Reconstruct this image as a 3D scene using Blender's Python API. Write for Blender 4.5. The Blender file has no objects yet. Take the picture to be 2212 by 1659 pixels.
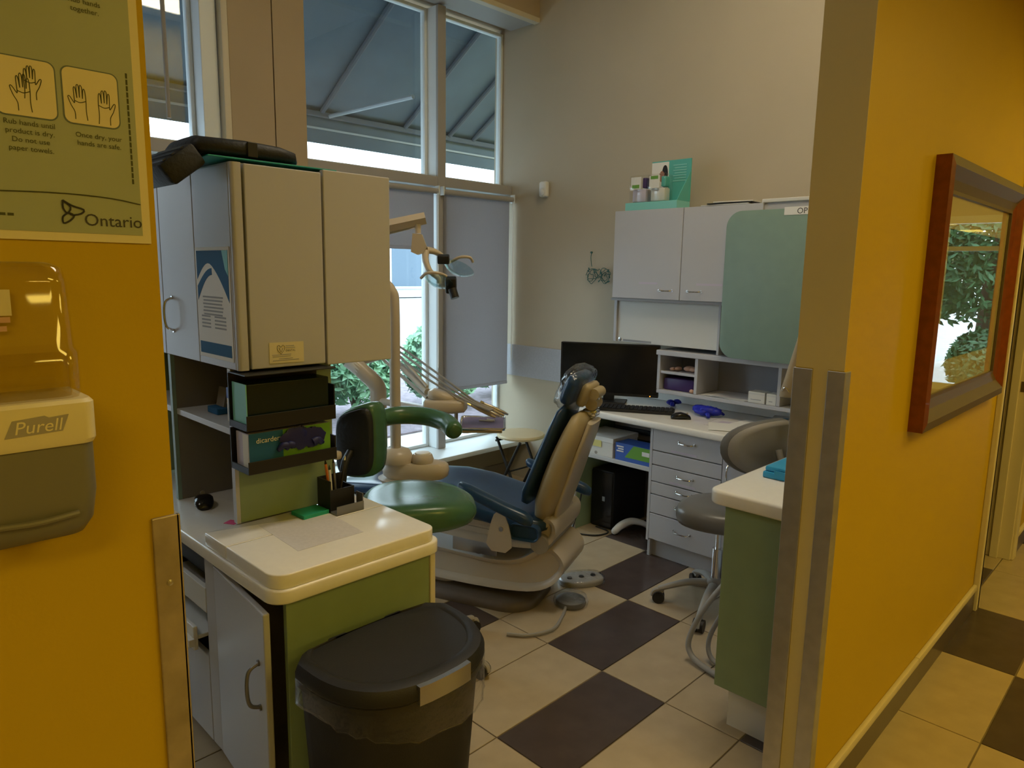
import bpy, bmesh, math, random
from mathutils import Vector, Matrix
random.seed(7)
S = bpy.context.scene
COL = S.collection

# ------------------------------------------------------------------ camera, world, exposure
def make_camera():
    yaw, pitch, roll = math.radians(44.6192), math.radians(9.1055), math.radians(-0.9034)
    f = Vector((math.cos(yaw)*math.cos(pitch), math.sin(yaw)*math.cos(pitch), -math.sin(pitch)))
    r = Vector((math.sin(yaw), -math.cos(yaw), 0)); d = f.cross(r)
    r2 = math.cos(roll)*r + math.sin(roll)*d; d2 = -math.sin(roll)*r + math.cos(roll)*d
    cam = bpy.data.cameras.new('camera'); o = bpy.data.objects.new('camera', cam); COL.objects.link(o)
    M = Matrix((r2, -d2, -f)).transposed().to_4x4(); M.translation = (0, 0, 1.62)
    o.matrix_world = M
    cam.sensor_fit = 'HORIZONTAL'; cam.sensor_width = 36; cam.lens = 1520.24/2212*36
    cam.clip_start = .02; cam.clip_end = 300
    S.camera = o
make_camera()

SKY = 5.6
w = bpy.data.worlds.new('sky'); S.world = w; w.use_nodes = True
bg = w.node_tree.nodes['Background']; bg.inputs[0].default_value = (.74, .88, 1.0, 1); bg.inputs[1].default_value = SKY
LAMP = 14.5            # hall troffer emission
LAMP_COL = (1.0, .70, .13)
ROOM_LAMP = 16.0
ROOM_COL = (1.0, .87, .64)

S.view_settings.view_transform = 'Standard'
S.view_settings.look = 'None'
S.view_settings.gamma = 1.0
S.view_settings.use_curve_mapping = False
S.view_settings.exposure = 0.0

# ------------------------------------------------------------------ materials
MATS = {}
def mat(name, col, rough=.5, metal=0., noise=0., scale=8., bump=0., bscale=60., spec=.5, emit=None, alpha=1., trans=0., ior=1.45, coat=0., sheen=0.):
    if name in MATS: return MATS[name]
    m = bpy.data.materials.new(name); m.use_nodes = True; nt = m.node_tree; b = nt.nodes['Principled BSDF']
    c = (*col, 1) if len(col) == 3 else col
    b.inputs['Base Color'].default_value = c
    b.inputs['Roughness'].default_value = rough; b.inputs['Metallic'].default_value = metal
    b.inputs['Specular IOR Level'].default_value = spec; b.inputs['IOR'].default_value = ior
    b.inputs['Transmission Weight'].default_value = trans; b.inputs['Alpha'].default_value = alpha
    b.inputs['Coat Weight'].default_value = coat
    if emit: b.inputs['Emission Color'].default_value = (*emit[0], 1); b.inputs['Emission Strength'].default_value = emit[1]
    tc = None
    if noise or bump:
        tc = nt.nodes.new('ShaderNodeTexCoord')
    if noise:
        n = nt.nodes.new('ShaderNodeTexNoise'); n.inputs['Scale'].default_value = scale; n.inputs['Detail'].default_value = 6
        nt.links.new(tc.outputs['Object'], n.inputs['Vector'])
        r = nt.nodes.new('ShaderNodeValToRGB')
        r.color_ramp.elements[0].position = .3; r.color_ramp.elements[1].position = .7
        r.color_ramp.elements[0].color = tuple(x*(1-noise) for x in c[:3])+(1,)
        r.color_ramp.elements[1].color = tuple(min(1, x*(1+noise)) for x in c[:3])+(1,)
        nt.links.new(n.outputs['Fac'], r.inputs['Fac']); nt.links.new(r.outputs['Color'], b.inputs['Base Color'])
    if bump:
        n2 = nt.nodes.new('ShaderNodeTexNoise'); n2.inputs['Scale'].default_value = bscale; n2.inputs['Detail'].default_value = 4
        nt.links.new(tc.outputs['Object'], n2.inputs['Vector'])
        bp = nt.nodes.new('ShaderNodeBump'); bp.inputs['Strength'].default_value = bump; bp.inputs['Distance'].default_value = .01
        nt.links.new(n2.outputs['Fac'], bp.inputs['Height']); nt.links.new(bp.outputs['Normal'], b.inputs['Normal'])
    MATS[name] = m; return m

def glass_mat(name, tint=(1, 1, 1), gloss=1.0, rough=.0):
    if name in MATS: return MATS[name]
    m = bpy.data.materials.new(name); m.use_nodes = True; nt = m.node_tree; nt.nodes.clear()
    o = nt.nodes.new('ShaderNodeOutputMaterial'); mx = nt.nodes.new('ShaderNodeMixShader'); lw = nt.nodes.new('ShaderNodeLayerWeight'); lw.inputs[0].default_value = .5
    pw = nt.nodes.new('ShaderNodeMath'); pw.operation = 'POWER'; pw.inputs[1].default_value = 5.; nt.links.new(lw.outputs['Facing'], pw.inputs[0])
    fr = nt.nodes.new('ShaderNodeMath'); fr.operation = 'MULTIPLY_ADD'; fr.inputs[1].default_value = .95; fr.inputs[2].default_value = .045; nt.links.new(pw.outputs[0], fr.inputs[0])
    t = nt.nodes.new('ShaderNodeBsdfTransparent'); t.inputs[0].default_value = (*tint, 1)
    g = nt.nodes.new('ShaderNodeBsdfGlossy'); g.inputs['Roughness'].default_value = rough; g.inputs[0].default_value = (gloss, gloss, gloss, 1)
    nt.links.new(fr.outputs[0], mx.inputs[0]); nt.links.new(t.outputs[0], mx.inputs[1]); nt.links.new(g.outputs[0], mx.inputs[2])
    nt.links.new(mx.outputs[0], o.inputs[0]); MATS[name] = m; return m

def blind_mat(name, col, thru):
    m = bpy.data.materials.new(name); m.use_nodes = True; nt = m.node_tree; nt.nodes.clear()
    o = nt.nodes.new('ShaderNodeOutputMaterial')
    tc = nt.nodes.new('ShaderNodeTexCoord')
    n = nt.nodes.new('ShaderNodeTexNoise'); n.inputs['Scale'].default_value = 240; nt.links.new(tc.outputs['Object'], n.inputs['Vector'])
    r = nt.nodes.new('ShaderNodeValToRGB'); r.color_ramp.elements[0].color = tuple(x*.85 for x in col)+(1,); r.color_ramp.elements[1].color = tuple(x*1.15 for x in col)+(1,)
    nt.links.new(n.outputs['Fac'], r.inputs['Fac'])
    d = nt.nodes.new('ShaderNodeBsdfDiffuse'); nt.links.new(r.outputs[0], d.inputs[0])
    tl = nt.nodes.new('ShaderNodeBsdfTranslucent'); tl.inputs[0].default_value = (*[x*1.0 for x in col], 1)
    mx = nt.nodes.new('ShaderNodeMixShader'); mx.inputs[0].default_value = thru
    nt.links.new(d.outputs[0], mx.inputs[1]); nt.links.new(tl.outputs[0], mx.inputs[2]); nt.links.new(mx.outputs[0], o.inputs[0])
    MATS[name] = m; return m

def film_mat(name, tint, a, rough=.12):
    m = bpy.data.materials.new(name); m.use_nodes = True; nt = m.node_tree; nt.nodes.clear()
    o = nt.nodes.new('ShaderNodeOutputMaterial'); mx = nt.nodes.new('ShaderNodeMixShader'); lw = nt.nodes.new('ShaderNodeLayerWeight'); lw.inputs[0].default_value = a
    t = nt.nodes.new('ShaderNodeBsdfTransparent'); t.inputs[0].default_value = (*tint, 1)
    g = nt.nodes.new('ShaderNodeBsdfGlossy'); g.inputs['Roughness'].default_value = rough
    tc = nt.nodes.new('ShaderNodeTexCoord'); n = nt.nodes.new('ShaderNodeTexNoise'); n.inputs['Scale'].default_value = 30
    nt.links.new(tc.outputs['Object'], n.inputs['Vector'])
    bp = nt.nodes.new('ShaderNodeBump'); bp.inputs['Strength'].default_value = .35; bp.inputs['Distance'].default_value = .02
    nt.links.new(n.outputs['Fac'], bp.inputs['Height']); nt.links.new(bp.outputs['Normal'], g.inputs['Normal']); 
    nt.links.new(lw.outputs['Facing'], mx.inputs[0]); nt.links.new(t.outputs[0], mx.inputs[1]); nt.links.new(g.outputs[0], mx.inputs[2])
    nt.links.new(mx.outputs[0], o.inputs[0]); MATS[name] = m; return m

mat('yellow_paint', (.52, .355, .014), .5, noise=.02, scale=3, bump=.04, bscale=150, spec=.2)
mat('beige_paint', (.48, .42, .315), .6, noise=.02, scale=3, bump=.03, bscale=150, spec=.3)
mat('ochre_paint', (.62, .53, .26), .5, noise=.02, scale=3, spec=.3)
mat('tan_paint', (.44, .35, .23), .6, noise=.02, scale=3, spec=.3)
mat('brown_paint', (.26, .21, .16), .6, noise=.04, scale=4, spec=.3)
mat('stripe', (.40, .41, .44), .35, noise=.05, scale=80, spec=.4)
mat('ceiling_white', (.72, .70, .66), .8, noise=.03, scale=30)
mat('cream', (.62, .56, .42), .45, noise=.02, scale=6)
mat('tile_light', (.44, .355, .24), .22, noise=.07, scale=9, spec=.5)
mat('tile_dark', (.072, .054, .050), .25, noise=.12, scale=9, spec=.5)
mat('grout', (.20, .155, .10), .8, noise=.1, scale=40)
mat('base_tile', (.085, .062, .052), .3, noise=.1, scale=9)
mat('laminate_grey', (.50, .505, .55), .35, noise=.01, scale=4, spec=.35)
mat('laminate_dim', (.33, .33, .35), .45)
mat('laminate_green', (.25, .335, .20), .4, noise=.03, scale=14, spec=.35)
mat('laminate_teal', (.23, .33, .28), .4, noise=.03, scale=14, spec=.35)
mat('counter', (.86, .84, .80), .14, noise=.015, scale=50, spec=.5)
mat('counter_edge', (.70, .65, .54), .35)
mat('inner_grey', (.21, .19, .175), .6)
mat('alum', (.55, .57, .60), .42, metal=.7, noise=.03, scale=20)
mat('guard', (.50, .50, .50), .38, metal=.85, noise=.08, scale=25)
mat('guard_worn', (.42, .36, .27), .45, metal=.6, noise=.2, scale=16)
mat('win_white', (.74, .80, .82), .4)
mat('win_grey', (.38, .37, .36), .45)
mat('chrome', (.75, .75, .76), .15, metal=1)
mat('steel', (.55, .55, .56), .3, metal=1)
mat('gunmetal', (.22, .22, .23), .4, metal=.6)
mat('grey_plastic', (.33, .31, .28), .5)
mat('black', (.012, .012, .013), .45)
mat('black_gloss', (.010, .010, .011), .15)
mat('black_soft', (.012, .014, .019), .55, bump=.2, bscale=90)
mat('charcoal', (.016, .016, .019), .52, noise=.08, scale=30, bump=.08, bscale=250)
mat('dark_teal', (.006, .016, .016), .25)
mat('teal', (.02, .33, .30), .5)
mat('teal_light', (.22, .60, .57), .45)
mat('turquoise', (.10, .45, .42), .45)
mat('sky_blue', (.04, .36, .68), .35)
mat('blue_print', (.03, .13, .30), .7, spec=.15)
mat('blue_box', (.05, .13, .50), .45)
mat('navy_vinyl', (.018, .052, .115), .28, noise=.05, scale=40, spec=.5)
mat('green_vinyl', (.052, .135, .070), .26, noise=.04, scale=40, spec=.55)
mat('grey_vinyl', (.16, .155, .15), .32, spec=.5)
mat('dental_beige', (.54, .47, .37), .30, noise=.01, scale=6, spec=.5)
mat('dental_tan', (.42, .34, .19), .42)
mat('base_dark', (.13, .105, .085), .4, noise=.05, scale=30)
mat('paper', (.80, .80, .78), .6)
mat('paper_tint', (.66, .64, .66), .6, noise=.05, scale=80)
mat('white_plastic', (.75, .74, .70), .4)
mat('off_white', (.66, .66, .64), .5)
mat('lilac', (.55, .50, .62), .45)
mat('purple', (.05, .02, .12), .4)
mat('glove_blue', (.012, .020, .42), .5)
mat('glove_navy', (.010, .012, .10), .5)
mat('pink', (.90, .12, .30), .5)
mat('flesh', (.62, .38, .28), .5)
mat('skin', (.35, .16, .10), .5)
mat('hair', (.012, .008, .007), .5)
mat('mint', (.02, .36, .22), .5)
mat('orange', (.75, .22, .03), .4)
mat('yellow_note', (.78, .70, .25), .6)
mat('red', (.60, .03, .03), .4)
mat('lime', (.15, .38, .05), .5)
mat('ink', (.05, .05, .05), .6)
mat('ink_olive', (.07, .08, .035), .7)
mat('ink_grey', (.33, .34, .37), .7)
mat('poster_green', (.36, .41, .32), .35, noise=.03, scale=10, spec=.4)
mat('poster_line', (.12, .16, .16), .5)
mat('poster_cream', (.72, .66, .44), .4)
mat('san_grey', (.17, .165, .13), .4)
mat('gel', (.70, .62, .30), .1)
mat('mahogany', (.17, .035, .010), .28, noise=.2, scale=30, coat=.3)
mat('bronze', (.10, .07, .04), .45)
mat('matboard', (.60, .54, .36), .6)
mat('print_dark', (.035, .045, .04), .5, noise=.5, scale=10)
mat('wood_seat', (.70, .60, .38), .4)
mat('tray_mat', (.16, .12, .22), .35)
mat('trim_shelf', (.55, .56, .58), .4)
mat('awning', (.080, .122, .160), .7, noise=.08, scale=5)
mat('awning_dark', (.075, .095, .12), .7)
mat('awning_bar', (.30, .35, .38), .5)
mat('concrete', (.62, .60, .58), .85, noise=.08, scale=3)
mat('mulch', (.24, .20, .235), .9, noise=.3, scale=12)
mat('asphalt', (.40, .41, .43), .85, noise=.1, scale=2)
mat('leaf', (.30, .56, .36), .5, noise=.3, scale=3)
mat('leaf_dark', (.05, .13, .05), .5, noise=.3, scale=3)
mat('leaf_olive', (.16, .19, .06), .5, noise=.3, scale=3)
mat('bark', (.08, .05, .035), .8)
mat('facade', (.50, .50, .50), .8, noise=.04, scale=2)
mat('facade_glass', (.10, .15, .20), .1)
mat('hose_grey', (.30, .29, .27), .4)
mat('cable_black', (.02, .02, .02), .5)
mat('led', (.9, .4, .05), .4, emit=((1, .35, .03), 2.0))
mat('wire_teal', (.03, .12, .11), .5)
glass_mat('pane', (.93, .97, .97))
glass_mat('clear_plastic', (.97, .965, .95), rough=.05)
glass_mat('frame_glass', (.97, .97, .96))
glass_mat('gel_clear', (.97, .95, .84), rough=.03)
glass_mat('acrylic', (.80, .90, .92), rough=.03)
film_mat('film', (.95, .96, .97), .12)
film_mat('bag_film', (.95, .95, .94), .12, .22)
blind_mat('blind', (.46, .45, .465), .55)

# ------------------------------------------------------------------ geometry helpers: (verts, faces)
def join(*gs):
    V, F = [], []
    for v, f in gs:
        o = len(V); V += [tuple(p) for p in v]; F += [tuple(i+o for i in q) for q in f]
    return V, F
def xf(g, M):
    return [tuple(M @ Vector(p)) for p in g[0]], g[1]
def from_bm(bm):
    bm.verts.index_update()
    g = ([tuple(v.co) for v in bm.verts], [tuple(v.index for v in f.verts) for f in bm.faces]); bm.free(); return g
def box(x0, x1, y0, y1, z0, z1, bev=0., seg=2):
    bm = bmesh.new(); bmesh.ops.create_cube(bm, size=1)
    for v in bm.verts:
        v.co = Vector(((x0+x1)/2+v.co.x*(x1-x0), (y0+y1)/2+v.co.y*(y1-y0), (z0+z1)/2+v.co.z*(z1-z0)))
    if bev: bmesh.ops.bevel(bm, geom=bm.edges[:], offset=min(bev, .49*min(abs(x1-x0), abs(y1-y0), abs(z1-z0))), segments=seg, profile=.5, affect='EDGES')
    return from_bm(bm)
def obox(c, sx, sy, sz, rz=0, rx=0, ry=0, bev=0.):
    g = box(-sx/2, sx/2, -sy/2, sy/2, -sz/2, sz/2, bev)
    return xf(g, Matrix.Translation(c) @ Matrix.Rotation(rz, 4, 'Z') @ Matrix.Rotation(ry, 4, 'Y') @ Matrix.Rotation(rx, 4, 'X'))
def smooth_path(pts, n=6):
    P = [Vector(p) for p in pts]
    if len(P) < 3: return P
    out = []
    for i in range(len(P)-1):
        p0 = P[i-1] if i > 0 else P[i]*2-P[i+1]; p1 = P[i]; p2 = P[i+1]; p3 = P[i+2] if i+2 < len(P) else P[i+1]*2-P[i]
        for k in range(n):
            t = k/n
            out.append(.5*((2*p1)+(-p0+p2)*t+(2*p0-5*p1+4*p2-p3)*t*t+(-p0+3*p1-3*p2+p3)*t**3))
    out.append(P[-1]); return out
def tube(pts, r, n=10, smooth=0, cap=True, flat=None):
    P = smooth_path(pts, smooth) if smooth else [Vector(p) for p in pts]
    m = len(P); R = r if isinstance(r, (list, tuple)) else None
    V, F = [], []
    t0 = (P[1]-P[0]).normalized(); up = Vector((0, 0, 1)) if abs(t0.z) < .9 else Vector((1, 0, 0))
    u = t0.cross(up).normalized()
    for i in range(m):
        t = ((P[min(i+1, m-1)]-P[max(i-1, 0)])).normalized()
        u = (u-t*u.dot(t)).normalized(); v = t.cross(u)
        if R: s = i/(m-1)*(len(R)-1); k = min(int(s), len(R)-2); rr = R[k]+(R[k+1]-R[k])*(s-k)
        else: rr = r
        for j in range(n):
            a = 2*math.pi*j/n
            V.append(tuple(P[i]+u*math.cos(a)*rr+v*math.sin(a)*rr*(flat or 1)))
    for i in range(m-1):
        for j in range(n):
            k = (j+1) % n; F.append((i*n+j, i*n+k, (i+1)*n+k, (i+1)*n+j))
    if cap: F.append(tuple(range(n-1, -1, -1))); F.append(tuple((m-1)*n+j for j in range(n)))
    return V, F
def cyl(p0, p1, r0, r1=None, n=20): return tube([p0, p1], [r0, r1 if r1 is not None else r0], n)
def lathe(prof, c=(0, 0, 0), n=28, sx=1, sy=1):
    V, F = [], []
    for r, z in prof:
        for j in range(n):
            a = 2*math.pi*j/n; V.append((c[0]+r*sx*math.cos(a), c[1]+r*sy*math.sin(a), c[2]+z))
    m = len(prof)
    for i in range(m-1):
        for j in range(n):
            k = (j+1) % n; F.append((i*n+j, i*n+k, (i+1)*n+k, (i+1)*n+j))
    F.append(tuple(range(n-1, -1, -1))); F.append(tuple((m-1)*n+j for j in range(n)))
    return V, F
def loft(loops, cap=True):
    n = len(loops[0]); V = [tuple(p) for L in loops for p in L]; F = []
    for i in range(len(loops)-1):
        for j in range(n):
            k = (j+1) % n; F.append((i*n+j, i*n+k, (i+1)*n+k, (i+1)*n+j))
    if cap: F.append(tuple(range(n-1, -1, -1))); F.append(tuple((len(loops)-1)*n+j for j in range(n)))
    return V, F
def sell(w, h, e=3., n=24):
    out = []
    for j in range(n):
        a = 2*math.pi*j/n; c, s = math.cos(a), math.sin(a)
        out.append((math.copysign(abs(c)**(2/e), c)*w/2, math.copysign(abs(s)**(2/e), s)*h/2))
    return out
def rrect(x0, x1, y0, y1, r, seg=5):
    if not isinstance(r, (list, tuple)): r = [r]*4
    out = []
    for (cx, cy, a0), rr in zip([(x1, y1, 0), (x0, y1, 90), (x0, y0, 180), (x1, y0, 270)], r):
        sx = -1 if cx == x1 else 1; sy = -1 if cy == y1 else 1
        if rr <= 1e-6: out.append((cx, cy)); continue
        for k in range(seg+1):
            a = math.radians(a0+90*k/seg); out.append((cx+sx*rr+math.cos(a)*rr, cy+sy*rr+math.sin(a)*rr))
    return out
def offs(poly, d):
    n = len(poly); out = []
    for i in range(n):
        p = Vector(poly[i]); a = Vector(poly[i-1]); b = Vector(poly[(i+1) % n])
        e1 = (p-a); e2 = (b-p)
        if e1.length < 1e-9: e1 = e2
        if e2.length < 1e-9: e2 = e1
        e1.normalize(); e2.normalize()
        nn = Vector((e1.y+e2.y, -(e1.x+e2.x)))
        if nn.length < 1e-6: nn = Vector((e1.y, -e1.x))
        nn.normalize(); out.append((p.x+nn.x*d, p.y+nn.y*d))
    return out
def slab(poly, z0, z1, er=0., seg=3, er0=None):
    """horizontal slab of a CCW outline with rounded top edge er and bottom edge er0"""
    er0 = er if er0 is None else er0
    L = []
    if er0:
        for k in range(seg):
            a = math.pi/2*k/seg; L.append([(*q, z0+er0*(1-math.sin(a))) for q in offs(poly, -er0*(1-math.cos(math.pi/2-a)) if False else -er0*(1-math.sin(a)))][:] if False else [(*q, z0+er0*(1-math.cos(a))) for q in offs(poly, -er0*(1-math.sin(a)))])
        L.append([(*q, z0+er0) for q in poly])
    else: L.append([(*q, z0) for q in poly])
    if er:
        for k in range(seg+1):
            a = math.pi/2*k/seg; L.append([(*q, z1-er*(1-math.sin(a))) for q in offs(poly, -er*(1-math.cos(a)))])
    else: L.append([(*q, z1) for q in poly])
    return loft(L)
def face_slab(poly, origin, U, Vv, N, t, er=0., seg=2):
    """slab whose outline lies in plane (U,V), thickness t along N"""
    g = slab(poly, 0, t, er, seg, 0.)
    o, U, Vv, N = Vector(origin), Vector(U), Vector(Vv), Vector(N)
    return [tuple(o+U*p[0]+Vv*p[1]+N*p[2]) for p in g[0]], g[1]
def blob(c, rx, ry, rz, n=12, m=8, jit=0.):
    V, F = [], []
    for i in range(m+1):
        th = math.pi*i/m
        for j in range(n):
            a = 2*math.pi*j/n; k = 1+random.uniform(-jit, jit)
            V.append((c[0]+rx*k*math.sin(th)*math.cos(a), c[1]+ry*k*math.sin(th)*math.sin(a), c[2]+rz*k*math.cos(th)))
    for i in range(m):
        for j in range(n):
            k = (j+1) % n; F.append((i*n+j, (i+1)*n+j, (i+1)*n+k, i*n+k))
    return V, F

# ------------------------------------------------------------------ object helpers
def mk(name, g, m, parent=None, smooth=False, local=False, auto=None):
    me = bpy.data.meshes.new(name); me.from_pydata(g[0], [], g[1]); me.validate(); me.update()
    bm = bmesh.new(); bm.from_mesh(me); bmesh.ops.recalc_face_normals(bm, faces=bm.faces); bm.to_mesh(me); bm.free()
    o = bpy.data.objects.new(name, me); COL.objects.link(o)
    me.materials.append(MATS[m])
    if smooth:
        me.polygons.foreach_set('use_smooth', [True]*len(me.polygons))
        me.set_sharp_from_angle(angle=math.radians(auto or 40))
    if parent:
        if not local:
            M = parent.matrix_basis
            q = parent.parent
            while q: M = q.matrix_basis @ M; q = q.parent
            me.transform(M.inverted())
        o.parent = parent
    return o
def thing(name, label, cat, loc=(0, 0, 0), rz=0, group=None):
    o = bpy.data.objects.new(name, None); COL.objects.link(o); o.empty_display_size = .05
    o.location = loc; o.rotation_euler = (0, 0, rz); o.matrix_basis = Matrix.Translation(loc) @ Matrix.Rotation(rz, 4, 'Z')
    o['label'] = label; o['category'] = cat
    if group: o['group'] = group
    return o
def tag(o, label, cat, group=None):
    o['label'] = label; o['category'] = cat
    if group: o['group'] = group
    return o
def struct(name, g, m, parent=None, smooth=False):
    o = mk(name, g, m, parent, smooth)
    if not parent: o['kind'] = 'structure'
    return o
def center(o):
    """move a single-mesh thing's origin to its base"""
    me = o.data; xs = [v.co for v in me.vertices]
    c = Vector(((min(p.x for p in xs)+max(p.x for p in xs))/2, (min(p.y for p in xs)+max(p.y for p in xs))/2, min(p.z for p in xs)))
    me.transform(Matrix.Translation(-c)); o.location = c; return o
def dup(root, parent=None):
    r = root.copy(); COL.objects.link(r); r.parent = parent
    for ch in root.children: dup(ch, r)
    return r
def lettering(name, s, size, origin, U, V, m, parent, align='LEFT', shear=0.):
    cu = bpy.data.curves.new('font', 'FONT'); cu.body = s; cu.size = size; cu.align_x = align; cu.shear = shear; cu.resolution_u = 3
    t = bpy.data.objects.new('font', cu); COL.objects.link(t)
    dg = bpy.context.evaluated_depsgraph_get(); me = bpy.data.meshes.new_from_object(t.evaluated_get(dg))
    bpy.data.objects.remove(t); bpy.data.curves.remove(cu)
    U = Vector(U).normalized(); V = Vector(V).normalized(); N = U.cross(V)
    M = Matrix((U, V, N)).transposed().to_4x4(); M.translation = Vector(origin)
    g = ([tuple(M @ v.co) for v in me.vertices], [tuple(p.vertices) for p in me.polygons]); bpy.data.meshes.remove(me)
    me = bpy.data.meshes.new(name); me.from_pydata(g[0], [], g[1]); me.update()
    o = bpy.data.objects.new(name, me); COL.objects.link(o); me.materials.append(MATS[m])
    if parent:
        Mx = parent.matrix_basis; q = parent.parent
        while q: Mx = q.matrix_basis @ Mx; q = q.parent
        me.transform(Mx.inverted()); o.parent = parent
    return o
def strokes(polys, r, origin, U, V, n=4):
    """thin raised drawn lines in the plane (U,V)"""
    o, U, V = Vector(origin), Vector(U), Vector(V)
    return join(*[tube([o+U*a+V*b for a, b in p], r, n, 3 if len(p) > 2 else 0) for p in polys])
def quad(o, U, V, w, h, t=.0004):
    o, U, V = Vector(o), Vector(U).normalized(), Vector(V).normalized(); N = U.cross(V)
    return face_slab([(0, 0), (w, 0), (w, h), (0, h)], o, U, V, N, t)
def pull(p0, p1, out, depth, r=.004):
    """arched pull handle from p0 to p1 bowed along out"""
    p0, p1, out = Vector(p0), Vector(p1), Vector(out)
    L = p1-p0
    return join(tube([p0, p0+out*depth*.75+L*.10, p0+out*depth+L*.32, p0+out*depth+L*.68, p0+out*depth*.75+L*.90, p1], r, 8, 5),
                cyl(p0, p0+out*.004, r*1.6), cyl(p1, p1+out*.004, r*1.6))

# =================================================================== THE SETTING
XB, YW = 3.92, 3.92          # back wall face, window wall face
TX, TY, PX, PY = 1.576, 1.301, .604, .3024
floor = struct('floor', box(-3.1, 9.2, -4.6, 4.3, -.15, -.004), 'grout')
g_t = box(.0025, PX-.0025, .0025, PY-.0025, -.004, 0, .0012, 1)
tile_me = {}
for nm, mm in (('tile_light', 'tile_light'), ('tile_dark', 'tile_dark')):
    me = bpy.data.meshes.new('floor_tile'); me.from_pydata(*[g_t[0], [], g_t[1]]); me.update(); me.materials.append(MATS[mm]); tile_me[nm] = me
far_l, far_d = [], []
for i in range(-8, 13):
    for j in range(-20, 10):
        x, y = TX+i*PX, TY+j*PY
        if x < -3.1 or x+PX > 9.2 or y < -4.6 or y+PY > 4.3: continue
        dark = (i-j) % 3 == 0
        if -3 <= i <= 8 and -7 <= j <= 8:
            o = bpy.data.objects.new('floor_tile', tile_me['tile_dark' if dark else 'tile_light']); COL.objects.link(o); o.location = (x, y, 0); o.parent = floor
        else:
            (far_d if dark else far_l).append(xf(g_t, Matrix.Translation((x, y, 0))))
for L, mm in ((far_l, 'tile_light'), (far_d, 'tile_dark')):
    o = mk('outlying_tiles', join(*L), mm, floor); o['kind'] = 'stuff'

HC, RC = 2.75, 3.9            # hall and room ceilings
struct('ceiling', box(-3.1, XB+.06, .80, 4.3, RC, RC+.1), 'ceiling_white')
struct('ceiling_hall', box(-3.1, 9.2, -4.6, .67, HC, HC+.1), 'ceiling_white')
# hall wall right of the opening
struct('wall_hall', box(1.93, 3.985, .67, .80, 0, RC), 'yellow_paint')
struct('wall_hall_beyond', join(box(4.85, 9.2, .67, .80, 0, RC), box(3.985, 4.85, .67, .80, 2.12, RC)), 'yellow_paint')
mk('end_facing', box(1.9285, 1.93, .67, .80, 1.372, HC), 'ochre_paint', bpy.data.objects['wall_hall']); mk('end_facing', box(1.9285, 1.93, .7125, .7515, 0, 1.372), 'ochre_paint', bpy.data.objects['wall_hall'])
# header of hall across the opening and wall left of it
struct('wall_header', box(-3.1, 1.93, .67, .80, HC, RC), 'yellow_paint')
struct('wall_left', box(-3.1, .342, 1.0, 1.12, 0, HC), 'yellow_paint')
struct('ceiling_lobby', box(-3.1, .342, .80, 1.12, HC, HC+.1), 'ceiling_white')
struct('wall_opposite', box(-3.1, 9.2, -4.7, -4.6, 0, HC), 'yellow_paint')
struct('wall_west', box(-3.2, -3.1, -4.7, 4.3, 0, RC), 'beige_paint')
# back wall with a grey chair-rail band
wb = struct('wall_back', box(XB, XB+.06, .80, 4.1, 0, RC), 'beige_paint')
struct('trim_1', box(XB-.012, XB, 2.95, YW, .813, 1.056, .003), 'stripe')
# far wall of corridor with a glazed opening
struct('wall_far', join(box(9.2, 9.3, -4.7, -1.10, 0, HC), box(9.2, 9.3, -.25, 2.5, 0, HC), box(9.2, 9.3, -1.10, -.25, 0, .35), box(9.2, 9.3, -1.10, -.25, 2.30, HC)), 'cream')
wf = struct('window_4', join(box(9.17, 9.28, -1.10, -1.02, .35, 2.30), box(9.17, 9.28, -.33, -.25, .35, 2.30), box(9.17, 9.28, -1.02, -.33, .35, .43), box(9.17, 9.28, -1.02, -.33, 2.22, 2.30), box(9.19, 9.26, -1.02, -.33, 1.92, 1.97)), 'win_white')
mk('pane', box(9.22, 9.225, -1.02, -.33, .43, 1.92), 'pane', wf); mk('pane', box(9.22, 9.225, -1.02, -.33, 1.97, 2.22), 'pane', wf)

# hall baseboards: dark tile base with a cream cap
def base(name, x0, x1):
    o = struct(name, box(x0, x1, .658, .67, 0, .105, .001), 'base_tile')
    n = max(1, round((x1-x0)/1.2)); L = (x1-x0)/n
    for k in range(n): mk('cap_strip', box(x0+k*L+.001, x0+(k+1)*L-.001, .652, .67, .105, .135, .005), 'cream', o, True)
base('baseboard_hall', 2.0, 3.955); base('baseboard_beyond', 4.91, 9.2)
struct('baseboard_left', box(-3.1, .30, .988, 1.0, 0, .12, .002), 'base_tile')
struct('baseboard_opposite', box(-3.1, 9.2, -4.6, -4.588, 0, .12, .002), 'base_tile')
# doorway beyond: casings and jamb
d = struct('door_1', join(box(3.955, 3.985, .645, .825, 0, 2.15, .004), box(3.93, 3.985, .645, .67, 0, 2.17, .004)), 'cream')
mk('jamb', join(box(4.82, 4.85, .66, .81, 0, 2.12, .003), box(4.80, 4.82, .72, .76, 0, 2.10, .003)), 'cream', d)
mk('casing', box(4.83, 4.91, .645, .67, 0, 2.19, .006), 'cream', d); mk('head_casing', box(3.93, 4.91, .645, .67, 2.12, 2.19, .006), 'cream', d)
mk('strike_plate', box(4.8185, 4.8195, .69, .715, .99, 1.05), 'bronze', d)
struct('wall_passage', box(3.99, 9.2, 2.4, 2.5, 0, HC), 'yellow_paint')
struct('ceiling_passage', box(3.985, 9.2, .80, 2.5, HC, HC+.1), 'ceiling_white')
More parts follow.
